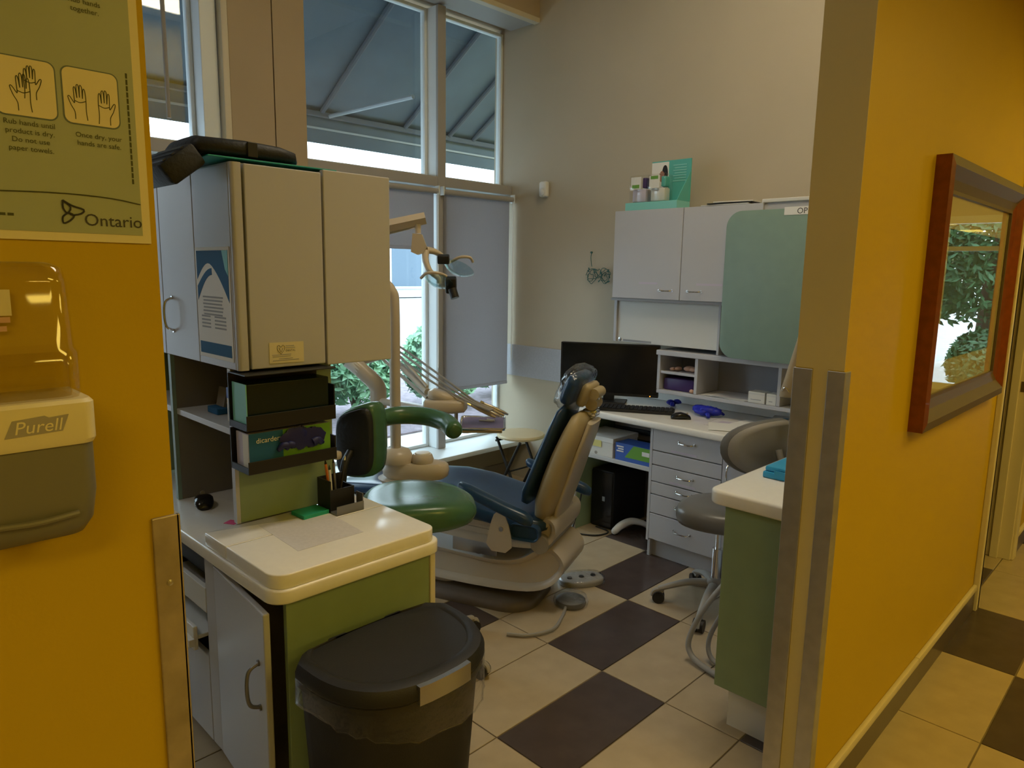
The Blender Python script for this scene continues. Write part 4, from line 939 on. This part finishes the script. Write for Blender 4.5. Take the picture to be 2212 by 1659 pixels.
mk('knob', lathe([(.050, .723), (.053, .738), (.047, .757), (.042, .763)], (2.005, 2.565, 0), 28), 'dental_beige', t, True, auto=50); mk('knob_cap', lathe([(.036, .7635), (.034, .769), (.02, .771)], (2.005, 2.565, 0), 24), 'white_plastic', t, True)
bx_ = Vector((-.72, .69, 0))
mk('post', tube([(hx, hy, .78), (hx, hy, 1.10), (hx, hy, 1.45), tuple(Vector((hx, hy, 1.52))+bx_*.012), tuple(Vector((hx, hy, 1.56))+bx_*.05), tuple(Vector((hx, hy, 1.575))+bx_*.11), tuple(Vector((hx, hy, 1.578))+bx_*.30)], .0252, 16, 6), 'dental_beige', t, True, auto=60)
e0 = Vector((hx, hy, 1.578))+bx_*.33
mk('riser', join(cyl(tuple(e0+Vector((0, 0, -.04))), tuple(e0+Vector((0, 0, .19))), .034, n=20)), 'dental_beige', t, True)
a0 = e0+Vector((0, 0, .165)); a1 = Vector((2.055, 2.60, 1.853))
mk('arm', tube([a0, a1], [.031, .027], 4), 'dental_beige', t, True, auto=30)
mk('arm_stay', cyl(tuple(a0+Vector((.0, 0, -.045))), tuple(a1+Vector((-.03, .03, -.040))), .005, n=6), 'steel', t)
jd = (a1-a0).normalized()
j0 = a1-jd*.035
mk('swivel', cyl(tuple(j0+Vector((0, 0, -.02))), tuple(j0+Vector((0, 0, -.062))), .014), 'dental_beige', t, True)
rgt = Vector((.712, -.702, 0)); fwd_ = Vector((.702, .712, 0)); up_ = Vector((0, 0, 1))
def lp(a, b, c=0.): return j0+rgt*a+up_*b+fwd_*c
mk('joint_block', face_slab([(-.022, -.062), (-.030, -.145), (.000, -.158), (.026, -.145), (.042, -.125), (.020, -.066)][::-1] if False else [(-.030, -.145), (.000, -.158), (.026, -.150), (.042, -.125), (.020, -.066), (-.022, -.062)], tuple(lp(0, 0, -.022)), rgt, up_, fwd_, .044, .006), 'dental_beige', t, True, auto=50)
mk('yoke', join(tube([lp(.036, -.140), lp(.036, -.18, -.02), lp(.058, -.23, -.035), lp(.095, -.262, -.03), lp(.10, -.285, -.03)], [.017, .013, .011], 10, 5), tube([lp(.036, -.135), lp(.075, -.142, .03), lp(.11, -.165, .05), lp(.145, -.195, .05)], [.017, .013, .011], 10, 5)), 'dental_beige', t, True)
def dish(c, axis, rr, dep):
    axis = Vector(axis).normalized(); u = axis.orthogonal().normalized(); v = axis.cross(u); L = []
    for k in range(6):
        q = k/5; L.append([tuple(Vector(c)+axis*dep*(1-q*q)+(u*math.cos(2*math.pi*j/28)+v*math.sin(2*math.pi*j/28))*max(.006, rr*q)) for j in range(28)])
    for k in range(5, -1, -1):
        q = k/5; L.append([tuple(Vector(c)+axis*(dep*(1-q*q)-.004)+(u*math.cos(2*math.pi*j/28)+v*math.sin(2*math.pi*j/28))*max(.004, rr*q-.002)) for j in range(28)])
    return loft(L)
axd = tuple(-fwd_*.35+up_*-.75-rgt*.3)
mk('reflector', dish(tuple(lp(.095, -.27, -.02)), tuple(Vector(axd)), .075, .035), 'acrylic', t, True, auto=60)
mk('reflector', dish(tuple(lp(.185, -.215, .05)), tuple(Vector(axd)), .075, .035), 'acrylic', t, True, auto=60)
mk('handle', join(tube([lp(.02, -.262, -.06), lp(.05, -.24, -.09), lp(.10, -.238, -.09), lp(.135, -.252, -.06)], .007, 8, 5), tube([lp(.15, -.185, .05), lp(.19, -.165, .03), lp(.235, -.165, .03), lp(.25, -.185, .05)], .007, 8, 5)), 'dental_beige', t, True)
mk('lamp_housing', obox(tuple(lp(.115, -.175, .02)), .055, .04, .04, -.78, .3, bev=.006), 'black', t, True)
mk('lamp_head', join(obox(tuple(lp(.152, -.292, .0)), .05, .045, .075, -.78, .35, bev=.008), cyl(tuple(lp(.158, -.310, -.01)), tuple(lp(.172, -.352, -.02)), .020, n=14)), 'black', t, True)

t = thing('delivery_unit', 'beige dental delivery unit with hoses and instrument tray by the window', 'delivery unit', (2.328, 3.39, 0))
mk('stand', tube([(2.328, 3.39, .0), (2.328, 3.39, .40), (2.328, 3.39, .863), (2.317, 3.39, .953), (2.271, 3.435, 1.021), (2.226, 3.48, 1.078)], [.050, .050, .047, .047, .043], 16, 5), 'dental_beige', t, True, auto=60)
mk('sleeve', tube([(2.30, 3.413, .993), (2.249, 3.458, 1.049), (2.204, 3.503, 1.10)], .045, 16), 'white_plastic', t, True)
mk('stand_foot', lathe([(.11, .001), (.115, .02), (.08, .04), (.055, .06)], (2.328, 3.39, 0), 24), 'dental_beige', t, True)
mk('riser', tube([(2.215, 3.492, 1.089), (2.294, 3.48, 1.106), (2.373, 3.424, 1.134)], .038, 12, 4), 'dental_beige', t, True)
for dz, rr in ((.02, .018), (-.035, .010), (.065, .008)):
    mk('control_arm', tube([(2.373, 3.424, 1.145+dz), (2.31, 3.13, 1.07+dz), (2.245, 2.83, .985+dz*.6)], rr, 10), 'dental_beige', t, True)
for k in range(3):
    mk('hose', tube([(2.283, 3.48, 1.213+.015*k), (2.30+.01*k, 3.25, 1.18+.02*k), (2.29+.02*k, 2.87, 1.05+.02*k), (2.34+.02*k, 2.62, .965), (2.40+.012*k, 2.52, .925)], .006, 8, 6), 'hose_grey', t, True)
mk('head', loft([[tuple(Vector((2.235, 2.83, .93))+rgt*s+up_*z+fwd_*a) for a, z in [(p[0], p[1]) for p in sell(.15*w_, .075*w_, 4, 20)]] for s, w_ in ((-.01, .5), (0, .9), (.05, 1.0), (.14, 1.0), (.20, .85), (.215, .4))]), 'dental_beige', t, True, auto=50)
mk('head_top', loft([[tuple(Vector((2.245, 2.82, .975))+rgt*s+up_*(z+dz)+fwd_*a) for a, z in [(p[0], p[1]) for p in sell(.12*w_, .06*w_, 3, 18)]] for s, w_, dz in ((0, .6, .012), (.03, 1.0, .012), (.10, .9, -.004), (.16, .5, -.02))]), 'dental_beige', t, True, auto=50)
mk('support_bar', tube([(2.328, 3.39, .86), (2.29, 3.1, .885), (2.25, 2.82, .905)], .020, 10), 'dental_beige', t, True)
for k in range(4):
    q = Vector((2.355+.028*k, 2.615-.002*k, .945)); dv = (rgt*.9+up_*-.42+fwd_*(.05*k-.1)).normalized()
    hp = mk('handpiece', tube([q, q+dv*.05, q+dv*.11, q+dv*.14], [.006, .010, .009, .005], 10, 3), 'steel' if k % 2 else 'dental_tan', t, True); mk('coupling', cyl(tuple(q-dv*.02), tuple(q), .008, n=10), 'chrome', hp)
mk('tray_post', join(cyl((2.33, 2.70, .90), (2.33, 2.70, .80), .010, n=10), tube([(2.33, 2.70, .80), (2.37, 2.63, .805), (2.43, 2.60, .83)], .010, 8, 4)), 'grey_plastic', t, True)
Mt = Matrix.Translation((2.425, 2.60, .838)) @ Matrix.Rotation(-.78, 4, 'Z') @ Matrix.Rotation(math.radians(3), 4, 'X')
tr = mk('tray', xf(join(slab(rrect(-.115, .115, -.12, .12, .015, 4), 0, .006), *[tube([(a, b, .010) for a, b in rrect(-.115, .115, -.12, .12, .015, 4)+[rrect(-.115, .115, -.12, .12, .015, 4)[0]]], .004, 6, 0, False)]), Mt), 'chrome', t, True)
mk('tray_mat', xf(slab(rrect(-.106, .106, -.112, .112, .01, 4), .0065, .008), Mt), 'tray_mat', tr); mk('tray_rim_bar', xf(box(-.10, .10, -.118, -.106, -.014, -.001, .003), Mt), 'dental_tan', tr)
mk('instrument', xf(join(cyl((-.02, .03, .013), (.05, .02, .013), .004, n=8), cyl((.02, .05, .013), (.06, .03, .013), .006, n=8)), Mt), 'white_plastic', tr)

# =================================================================== DESK WALL
DX = 3.32
t = thing('desk_cabinet', 'grey desk cabinet with drawers and knee space on the back wall', 'cabinet', (3.6, 2.1, 0))
mk('end_panel', box(DX+.035, XB-.005, 2.722, 2.742, .0, .762, .002), 'laminate_green', t); mk('end_edge', box(DX+.018, DX+.034, 2.720, 2.744, .0, .762, .002), 'stripe', t)
mk('side_panel', box(DX+.018, XB-.005, 2.150, 2.168, .0, .762, .002), 'laminate_grey', t)
mk('side_edge', box(DX-.001, DX+.0175, 2.152, 2.168, .10, .762), 'laminate_grey', t)
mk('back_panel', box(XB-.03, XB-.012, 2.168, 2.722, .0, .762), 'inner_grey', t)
mk('shelf', box(DX+.02, XB-.032, 2.170, 2.720, .495, .520, .003), 'trim_shelf', t)
mk('kick', box(3.366, 3.384, .90, 2.150, 0, .108), 'laminate_grey', t)
mk('carcass', box(DX+.0185, XB-.005, .90, 2.149, .11, .762), 'laminate_dim', t)
zs = [.760, .635, .552, .455, .380, .268, .110]
names = [1, 0, 1, 1, 1, 1]
for k in range(6):
    dr = mk('drawer', box(DX-.002, DX+.017, 1.722, 2.149, zs[k+1]+.003, zs[k]-.003, .002), 'laminate_grey', t)
    hz = (zs[k]+zs[k+1])/2+.012
    if k == 2: hz -= .0
    if k != 1: mk('handle', pull((DX-.002, 1.985, hz), (DX-.002, 1.885, hz), (-1, 0, -.15), .024, .0042), 'chrome', dr, True)
    if k in (0, 2): mk('label_tape', box(DX-.0028, DX-.002, 1.87, 2.03, zs[k+1]+.010, zs[k+1]+.022), 'lilac', dr)
for k, (a, b_) in enumerate(((1.31, 1.718), (.90, 1.306))):
    dd = mk('door', box(DX-.002, DX+.017, a, b_, .113, .757, .002), 'laminate_grey', t)
    if k == 0: mk('handle', pull((DX-.002, 1.680, .65), (DX-.002, 1.680, .55), (-1, 0, 0), .026, .0045), 'chrome', dd, True)
t = thing('desk_worktop', 'cream worktop with rounded front edge along the back wall', 'countertop', (3.6, 1.8, .764))
mk('top', slab(rrect(3.285, XB-.002, .82, 2.80, [.01, .01, .01, .01]), .7635, .804, .010), 'counter', t, True)
mk('backsplash', box(XB-.016, XB-.001, .82, 2.80, .8045, .90, .003), 'counter', t)

t = thing('hutch', 'grey desk hutch with open cubbies and white roll door under the upper cabinets', 'shelf unit', (3.78, 2.1, .905))
HX = 3.65
mk('bottom', box(HX, XB-.002, 1.16, 2.36, .900, .922, .003), 'laminate_grey', t)
mk('ledge', box(HX-.02, XB-.002, 1.16, 2.36, 1.135, 1.165, .004), 'laminate_grey', t)
mk('back', box(XB-.02, XB-.004, 1.16, 2.70, 1.19, 1.45), 'laminate_dim', t)
mk('lower_back', box(XB-.02, XB-.004, 1.16, 2.36, .922, 1.134), 'laminate_dim', t); mk('side', box(HX, XB-.02, 2.678, 2.70, 1.19, 1.45, .002), 'laminate_grey', t); mk('side', box(HX, XB-.02, 2.34, 2.36, .923, 1.134, .002), 'laminate_grey', t)
mk('divider', box(HX, XB-.02, 2.085, 2.105, .923, 1.134, .002), 'laminate_grey', t); mk('divider', box(HX, XB-.02, 1.585, 1.605, .923, 1.134, .002), 'laminate_grey', t); mk('divider', box(HX, XB-.02, 1.96, 1.975, 1.166, 1.45, .002), 'laminate_grey', t)
mk('cubby_shelf', box(HX+.005, XB-.02, 2.106, 2.339, 1.022, 1.038, .002), 'laminate_grey', t)
ud = mk('flap_door', box(HX+.012, HX+.028, 1.976, 2.677, 1.19, 1.447, .002), 'off_white', t)
mk('flap_lock', xf(lathe([(.012, 0), (.012, .003), (.004, .005)], n=14), Matrix.Translation((HX+.012, 2.655, 1.205)) @ Matrix.Rotation(-math.pi/2, 4, 'Y')), 'steel', ud); mk('label_tape', box(HX+.0112, HX+.012, 2.42, 2.63, 1.195, 1.207), 'ink_grey', ud)

t = thing('wall_cabinet', 'grey double door wall cabinet above the desk', 'cabinet', (3.77, 2.3, 1.455))
UXF = 3.59
mk('carcass', box(UXF+.019, XB-.003, 1.16, 2.675, 1.4665, 1.992), 'laminate_grey', t)
mk('bottom_rail', box(UXF+.01, XB-.003, 1.16, 2.69, 1.4505, 1.466), 'laminate_dim', t)
for a, b_, hy_ in ((2.198, 2.675, 2.29), (1.725, 2.194, 2.10)):
    dd = mk('door', box(UXF, UXF+.018, a, b_, 1.468, 1.992, .002), 'laminate_grey', t)
    mk('handle', pull((UXF, hy_+.045, 1.522), (UXF, hy_-.045, 1.522), (-1, 0, -.1), .022, .0042), 'chrome', dd, True)
    mk('label_tape', box(UXF-.0008, UXF, hy_+.06 if hy_ > 2.2 else 1.93, hy_+.19 if hy_ > 2.2 else 2.09, 1.556, 1.568), 'lilac', dd)
gp = tag(mk('green_panel', face_slab(rrect(-1.915, -1.17, 1.168, 1.955, [.01, .085, .085, .01], 8), (3.585, 0, 0), (0, -1, 0), (0, 0, 1), (-1, 0, 0), .018, .003), 'laminate_teal', None, True), 'green screen panel with rounded corners in front of the wall cabinet', 'panel'); center(gp)
tt = thing('name_tag', 'white paper tag lettered OP at the top of the green panel', 'tag', (3.565, 1.50, 1.92))
mk('card', box(3.5655, 3.5667, 1.40, 1.60, 1.922, 1.962), 'paper', tt); lettering('lettering', 'OP', .040, (3.565, 1.535, 1.927), (0, -1, 0), (0, 0, 1), 'ink', tt)

# on top of wall cabinet
t = thing('product_display', 'teal counter display carton with a portrait header on the wall cabinet', 'display box', (3.68, 2.45, 1.9925))
TZ = 1.9925
mk('tray', join(box(3.60, 3.74, 2.25, 2.61, TZ, TZ+.045, .002)), 'teal_light', t)
mk('back_card', box(3.735, 3.741, 2.25, 2.52, TZ+.046, 2.285, .001), 'turquoise', t)
mk('wing', face_slab([(0, 0), (.13, 0), (.0, .17)][::1], (3.734, 2.256, TZ+.046), (-1, 0, 0), (0, 0, 1), (0, -1, 0), .004), 'turquoise', t)
mk('photo', box(3.7325, 3.7345, 2.40, 2.518, TZ+.11, 2.278), 'paper', t)
mk('portrait_hair', face_slab(sell(.042, .13, 2.3, 20), (3.732, 2.425, 2.195), (0, -1, 0), (0, 0, 1), (-1, 0, 0), .0008), 'hair', t); mk('portrait_face', face_slab(sell(.035, .065, 2, 18), (3.7311, 2.445, 2.195), (0, -1, 0), (0, 0, 1), (-1, 0, 0), .0006), 'skin', t)
mk('text_bars', join(*[box(3.7335, 3.7345, 2.28, 2.37-.01*(k % 2), 2.25-.015*k, 2.257-.015*k) for k in range(7)]), 'teal_light', t)
for k, (y0, m2) in enumerate(((2.475, 'purple'), (2.345, 'turquoise'))):
    o = thing('clear_pack', 'clear plastic pack with %s cap in the display carton' % ('purple' if k == 0 else 'teal'), 'package', (3.64, y0+.055, TZ+.046))
    mk('shell', box(3.612, 3.70, y0, y0+.118, TZ+.0455, TZ+.205, .006), 'clear_plastic', o, True)
    mk('insert', box(3.63, 3.69, y0+.01, y0+.108, TZ+.05, TZ+.125, .008), 'lilac' if k == 0 else 'off_white', o, True)
    mk('label_card', box(3.616, 3.622, y0+.04, y0+.11, TZ+.125, TZ+.195), 'paper', o); mk('label_mark', box(3.6145, 3.616, y0+.05, y0+.10, TZ+(.13 if k == 0 else .175), TZ+(.15 if k == 0 else .193)), 'lime', o)
    mk('cap', box(3.63, 3.68, y0+.008, y0+.038, TZ+.13, TZ+.19, .006), m2, o)
pp = thing('paper_stack', 'flat stack of papers and folders on top of the wall cabinet', 'papers', (3.68, 1.95, TZ))
for k in range(3): mk('sheet', obox((3.69, 1.95-.02*k, TZ+.003+.007*k), .20, .28-.03*k, .005, .05*k), ('off_white', 'black', 'paper')[k], pp)
wb_ = thing('flat_tray', 'pale flat tray on the right end of the wall cabinet top', 'tray', (3.68, 1.5, TZ)); mk('tray', box(3.60, 3.80, 1.36, 1.74, TZ, TZ+.02, .004), 'off_white', wb_); mk('lid', box(3.61, 3.79, 1.36, 1.50, TZ+.0205, TZ+.035, .004), 'white_plastic', wb_)

# cubby contents
def cub(nm, g, m, label, cat): return center(tag(mk(nm, g, m, None, True), label, cat))
cub('jaw_model', join(blob((3.74, 2.19, 1.056), .04, .035, .017), blob((3.73, 2.155, 1.054), .03, .03, .015)), 'flesh', 'pink dental jaw model on the small cubby shelf', 'model')
cub('jaw_model', join(blob((3.72, 2.255, 1.052), .03, .02, .013), blob((3.70, 2.28, 1.050), .02, .02, .011)), 'flesh', 'smaller pale pink jaw model at the back of the cubby shelf', 'model')
cub('purple_case', box(3.68, 3.86, 2.125, 2.33, .9225, .995, .008), 'purple', 'purple flat case in the lower cubby behind the monitor', 'case')
cub('pink_roll', blob((3.665, 2.125, .935), .012, .015, .012), 'flesh', 'small pink putty piece beside the purple case', 'putty')
sp_ = thing('paper_pile', 'loose pile of papers in the wide cubby of the hutch', 'papers', (3.76, 1.9, .9225))
for k in range(4): mk('sheet', obox((3.765, 1.92-.02*k, .9235+.0025*k), .20, .28, .0018, .06*k-.08), ('paper', 'off_white', 'paper', 'paper_tint')[k], sp_)
for k, (y0, w_) in enumerate(((1.675, .095), (1.61, .055))):
    o = thing('small_white_box', ('wider' if k == 0 else 'narrower')+' small white box in the wide cubby of the hutch', 'box', (3.68, y0+w_/2, .9225)); mk('carton', box(3.66, 3.74, y0, y0+w_, .9225, .985, .002), 'white_plastic', o); mk('flap', box(3.659, 3.741, y0-.001, y0+w_+.001, .970, .9765), 'off_white', o); mk('print', box(3.6588, 3.6598, y0+.02, y0+w_-.015, .94, .944), 'ink_grey', o)

# monitor
mA, mB = Vector((3.40, 2.92, 0)), Vector((3.70, 2.376, 0)); mu = (mB-mA).normalized(); mn = Vector((-abs(mu.y), -mu.x if False else -mu.x, 0)); mn = Vector((mu.y, -mu.x, 0)); 
if mn.x > 0: mn = -mn
mw_ = (mB-mA).length; mc = (mA+mB)/2
t = thing('computer_monitor', 'black widescreen computer monitor on the desk behind the dental chair', 'monitor', (mc.x, mc.y, .8045))
mk('housing', face_slab(rrect(0, mw_, .855, 1.182, .006), tuple(mA-mn*.012), tuple(mu), UZ, tuple(-mn), .022, .004), 'black', t, True)
mk('bezel', face_slab(rrect(0, mw_, .855, 1.182, .004), tuple(mA-mn*.0118), tuple(mu), UZ, tuple(mn), .010), 'black', t)
mk('screen', face_slab([(.010, .872), (mw_-.010, .872), (mw_-.010, 1.174), (.010, 1.174)], tuple(mA-mn*.0018), tuple(mu), UZ, tuple(mn), .0008), 'black_gloss', t)
mk('power_light', face_slab(sell(.007, .007, 2, 12), tuple(mA+mu*(mw_-.05)+Vector((0, 0, .863))-mn*.0015), tuple(mu), UZ, tuple(mn), .0008), 'led', t)
sc_ = mc-mn*.035
mk('stand', join(obox((sc_.x, sc_.y, .92), .03, .07, .20, math.atan2(mn.y, mn.x), bev=.004), obox((sc_.x+.0, sc_.y, .811), .16, .22, .013, math.atan2(mn.y, mn.x), bev=.005)), 'black', t)
# keyboard
t = thing('keyboard', 'black computer keyboard in front of the monitor', 'keyboard', (3.47, 2.36, .8045)); ka = math.atan2(mu.y, mu.x)
kc = Vector((3.475, 2.375, .8045)); mk('base', obox((kc.x, kc.y, .8135), .44, .14, .018, ka, bev=.004), 'black', t)
keyg = []
for r in range(5):
    for c in range(17):
        q = kc+mu*(-.205+.0253*c+.0)+mn*(.05-.0245*r); keyg.append(((q.x, q.y, .8255), r))
k0 = mk('key', obox((0, 0, 0), .020, .019, .006, ka, bev=.0015), 'black_soft', t, local=True)
k0.location = Vector(keyg[0][0])-t.location
for q, r in keyg[1:]:
    k2 = k0.copy(); COL.objects.link(k2); k2.parent = t; k2.location = Vector(q)-t.location
t = thing('computer_mouse', 'black computer mouse on the desk beside the keyboard', 'computer mouse', (3.475, 2.075, .8045))
mk('shell', mouse_body((3.475, 2.075, .8045), -.9), 'black_gloss', t, True, auto=60); mk('wheel', xf(cyl((-.004, 0, 0), (.004, 0, 0), .007), Matrix.Translation((3.497, 2.047, .835)) @ Matrix.Rotation(-.9, 4, 'Z')), 'grey_plastic', t)
gloves('crumpled_gloves', 'bright blue crumpled nitrile gloves on the desk', (3.655, 2.02, .8045), 9, .10, 'glove_blue', 21, .75, 1.15, .48)
gloves('crumpled_gloves', 'small bright blue glove behind the keyboard beside the monitor', (3.80, 2.33, .8045), 4, .06, 'glove_blue', 23, .8, 1.0, .5)
for k, (x_, y_, a_, m2, lb) in enumerate(((3.54, 1.84, .12, 'paper_tint', 'printed leaflet lying on the desk beside the blue gloves'), (3.62, 1.74, -.1, 'paper', 'white paper sheet on the desk in front of the hutch'), (3.45, 1.80, .5, 'paper', 'white paper sheet near the front edge of the desk'))):
    o = thing('paper_sheet', lb, 'paper', (x_, y_, .8045)); zz = .8045+.0012*k
    mk('sheet', obox((x_, y_, zz+.0006), .20, .15, .001, a_), m2, o)
    if k == 0: mk('print', obox((x_+.02, y_+.01, zz+.00125), .08, .06, .0002, a_), 'lilac', o)
t = thing('tablet', 'black tablet lying on the desk behind the grey stool', 'tablet', (3.43, 1.60, .8045)); mk('body', obox((3.43, 1.60, .8095), .14, .20, .008, .5, bev=.003), 'black', t); mk('screen', obox((3.43, 1.60, .8138), .12, .18, .0006, .5), 'black_gloss', t)
o = thing('supply_packs', 'flat stack of white and blue sterile packs under the hutch', 'packs', (3.80, 1.62, .8045))
for k in range(4): mk('pack', obox((3.80+.004*k, 1.62, .8085+.008*k), .10, .12, .007, .1*k), 'off_white', o); 
mk('blue_mark', box(3.75, 3.80, 1.59, 1.62, .8365, .8372), 'sky_blue', o)

# under the desk
t = thing('cardboard_box', 'white lidded box with a yellow note on the shelf under the desk', 'box', (3.47, 2.56, .5205)); mk('body', box(3.345, 3.60, 2.445, 2.700, .5205, .61, .002), 'white_plastic', t); mk('lid', box(3.342, 3.603, 2.442, 2.703, .6105, .64, .002), 'paper', t)
mk('note', box(3.3412, 3.342, 2.53, 2.61, .575, .615), 'yellow_note', t); mk('thumb_hole', face_slab(sell(.022, .02, 2, 14), (3.3448, 2.57, .535), (0, -1, 0), (0, 0, 1), (-1, 0, 0), .0006), 'grey_plastic', t)
t = thing('glove_carton', 'blue and green glove carton on the shelf under the desk', 'box', (3.42, 2.30, .5205)); mk('carton', box(3.35, 3.48, 2.185, 2.43, .5205, .625, .001), 'blue_box', t); mk('green_field', face_slab([(-2.36, .545), (-2.1855, .545), (-2.1855, .622), (-2.30, .622)], (3.3495, 0, 0), (0, -1, 0), (0, 0, 1), (-1, 0, 0), .0006), 'lime', t)
mk('white_label', box(3.3482, 3.3488, 2.19, 2.24, .575, .60), 'paper', t); mk('text_bars', join(*[box(3.3482, 3.3495, 2.37, 2.42-.01*(k % 2), .60-.014*k, .608-.014*k) for k in range(3)]), 'paper', t)
o = thing('binder_stack', 'stack of dark binders at the back of the shelf under the desk', 'binders', (3.7, 2.45, .5205))
for k in range(5): mk('binder', obox((3.75, 2.44+.01*(k % 2), .537+.033*k), .22, .42, .030, .02*k-.04, bev=.003), 'black_soft' if k % 2 else 'inner_grey', o)
t = thing('computer_tower', 'black computer tower on the floor under the desk', 'computer', (3.70, 2.63, 0)); mk('case', box(3.50, 3.86, 2.54, 2.712, .001, .38, .006), 'black', t); mk('front_panel', box(3.492, 3.4995, 2.545, 2.708, .01, .37, .003), 'black_gloss', t); mk('badge', box(3.491, 3.492, 2.60, 2.62, .18, .21), 'steel', t)
t = thing('handset', 'white curved handset lying on the floor under the desk', 'handset', (3.56, 2.47, 0)); mk('shell', tube([(3.455, 2.485, .025), (3.50, 2.47, .055), (3.56, 2.44, .075), (3.62, 2.40, .06), (3.66, 2.37, .03)], [.022, .024, .022, .020, .014], 12, 5), 'white_plastic', t, True); mk('end_cap', blob((3.452, 2.486, .024), .02, .02, .02), 'off_white', t, True)
cub('floor_clip', join(tube([(3.60, 2.245, .014), (3.64, 2.255, .03), (3.68, 2.24, .014)], .010, 8, 4)), 'steel', 'small shiny metal clip on the floor under the desk', 'clip')
cub('power_cable', tube([(3.40, 2.704, .3), (3.36, 2.702, .15), (3.310, 2.712, .008), (3.290, 2.70, .006), (3.303, 2.614, .006), (3.355, 2.545, .006), (3.433, 2.526, .006), (3.470, 2.563, .006), (3.475, 2.65, .006)], .005, 6, 6), 'cable_black', 'black power cable looped on the floor by the desk end panel', 'cable')
for k in range(3):
    cub('data_cable', tube([(3.76-.05*k, 2.40, .493), (3.74-.05*k, 2.36, .36), (3.73-.05*k, 2.26, .22), (3.72-.05*k, 2.21, .10), (3.72-.05*k, 2.19, .006)], .004, 6, 5), 'cable_black', 'black cable hanging in the knee space under the desk', 'cable')['group'] = 'cables in the knee space'

# =================================================================== RIGHT CABINET
t = thing('side_cabinet', 'green ended cabinet with cream top behind the hall wall, beside the grey stool', 'cabinet', (2.55, .95, 0))
mk('end_panel', box(2.180, 2.198, .815, 1.108, .165, .838, .002), 'laminate_green', t)
mk('kick', box(2.232, 3.28, .815, 1.075, 0, .165), 'off_white', t)
mk('carcass', box(2.199, 3.28, .815, 1.088, .166, .838), 'laminate_dim', t)
for k, (z0_, z1_) in enumerate(((.168, .33), (.334, .48), (.484, .64), (.644, .834))):
    for a, b_ in ((2.199, 2.73), (2.734, 3.28)):
        dr = mk('drawer', box(a, b_, 1.0885, 1.115, z0_, z1_, .003), 'off_white', t); mk('handle', pull(((a+b_)/2-.05, 1.115, (z0_+z1_)/2), ((a+b_)/2+.05, 1.115, (z0_+z1_)/2), (0, 1, 0), .02, .004), 'chrome', dr, True)
mk('countertop', slab(rrect(2.150, 3.285, .808, 1.165, [.01, .045, .004, .004], 6), .8385, .890, .010), 'counter', t, True)
o = thing('instrument_case', 'bright blue instrument case on the cream side counter', 'case', (2.56, 1.03, .8905)); mk('base', box(2.42, 2.70, .955, 1.095, .8905, .915, .006), 'sky_blue', o, True); mk('lid', box(2.425, 2.695, .96, 1.09, .9155, .935, .008), 'sky_blue', o, True); mk('latch', box(2.4165, 2.42, 1.00, 1.05, .898, .924, .001), 'sky_blue', o)
cub('suction_hose', join(tube([(2.62, 1.145, .50), (2.60, 1.25, .42), (2.54, 1.35, .25), (2.51, 1.40, .10), (2.50, 1.38, .035), (2.48, 1.30, .018), (2.47, 1.22, .016), (2.50, 1.15, .016)], .012, 10, 6), tube([(2.64, 1.145, .49), (2.63, 1.22, .40), (2.59, 1.30, .22), (2.57, 1.34, .10), (2.55, 1.32, .035), (2.54, 1.25, .018), (2.55, 1.16, .016)], .010, 10, 6)), 'hose_grey', 'grey suction hoses looping from the side cabinet to the floor', 'hose')
# hanging towel pouch and bottle at the wall
t = thing('hanging_pouch', 'beige cloth pouch hanging on the room side of the hall wall', 'pouch', (2.98, .90, 1.12))
mk('cloth', loft([[(2.98+a, yc+b_, z) for a, b_ in sell(w_, d_, 2.6, 16)] for z, w_, d_, yc in ((1.105, .10, .07, 1.255), (1.12, .11, .075, 1.25), (1.20, .10, .055, 1.24), (1.36, .07, .03, 1.215), (1.55, .04, .02, 1.18))]), 'tan_paint', t, True, auto=70)
mk('hook', tube([(2.98, 1.18, 1.55), (2.98, 1.05, 1.72), (2.98, .801, 1.78)], .005, 6, 4), 'steel', t); mk('clip', tube([(2.93, 1.235, 1.13), (2.92, 1.25, 1.15), (2.93, 1.265, 1.13)], .003, 6, 3), 'chrome', t)
o = thing('blue_bottle', 'blue bottle with red cap on the side counter behind the hall wall', 'bottle', (3.02, 1.10, .8905)); mk('body', lathe([(.022, .8905), (.024, .895), (.024, 1.04), (.012, 1.06)], (3.02, 1.12, 0), 18), 'sky_blue', o, True); mk('cap', lathe([(.013, 1.061), (.013, 1.085), (.006, 1.09)], (3.02, 1.12, 0), 14), 'red', o, True)
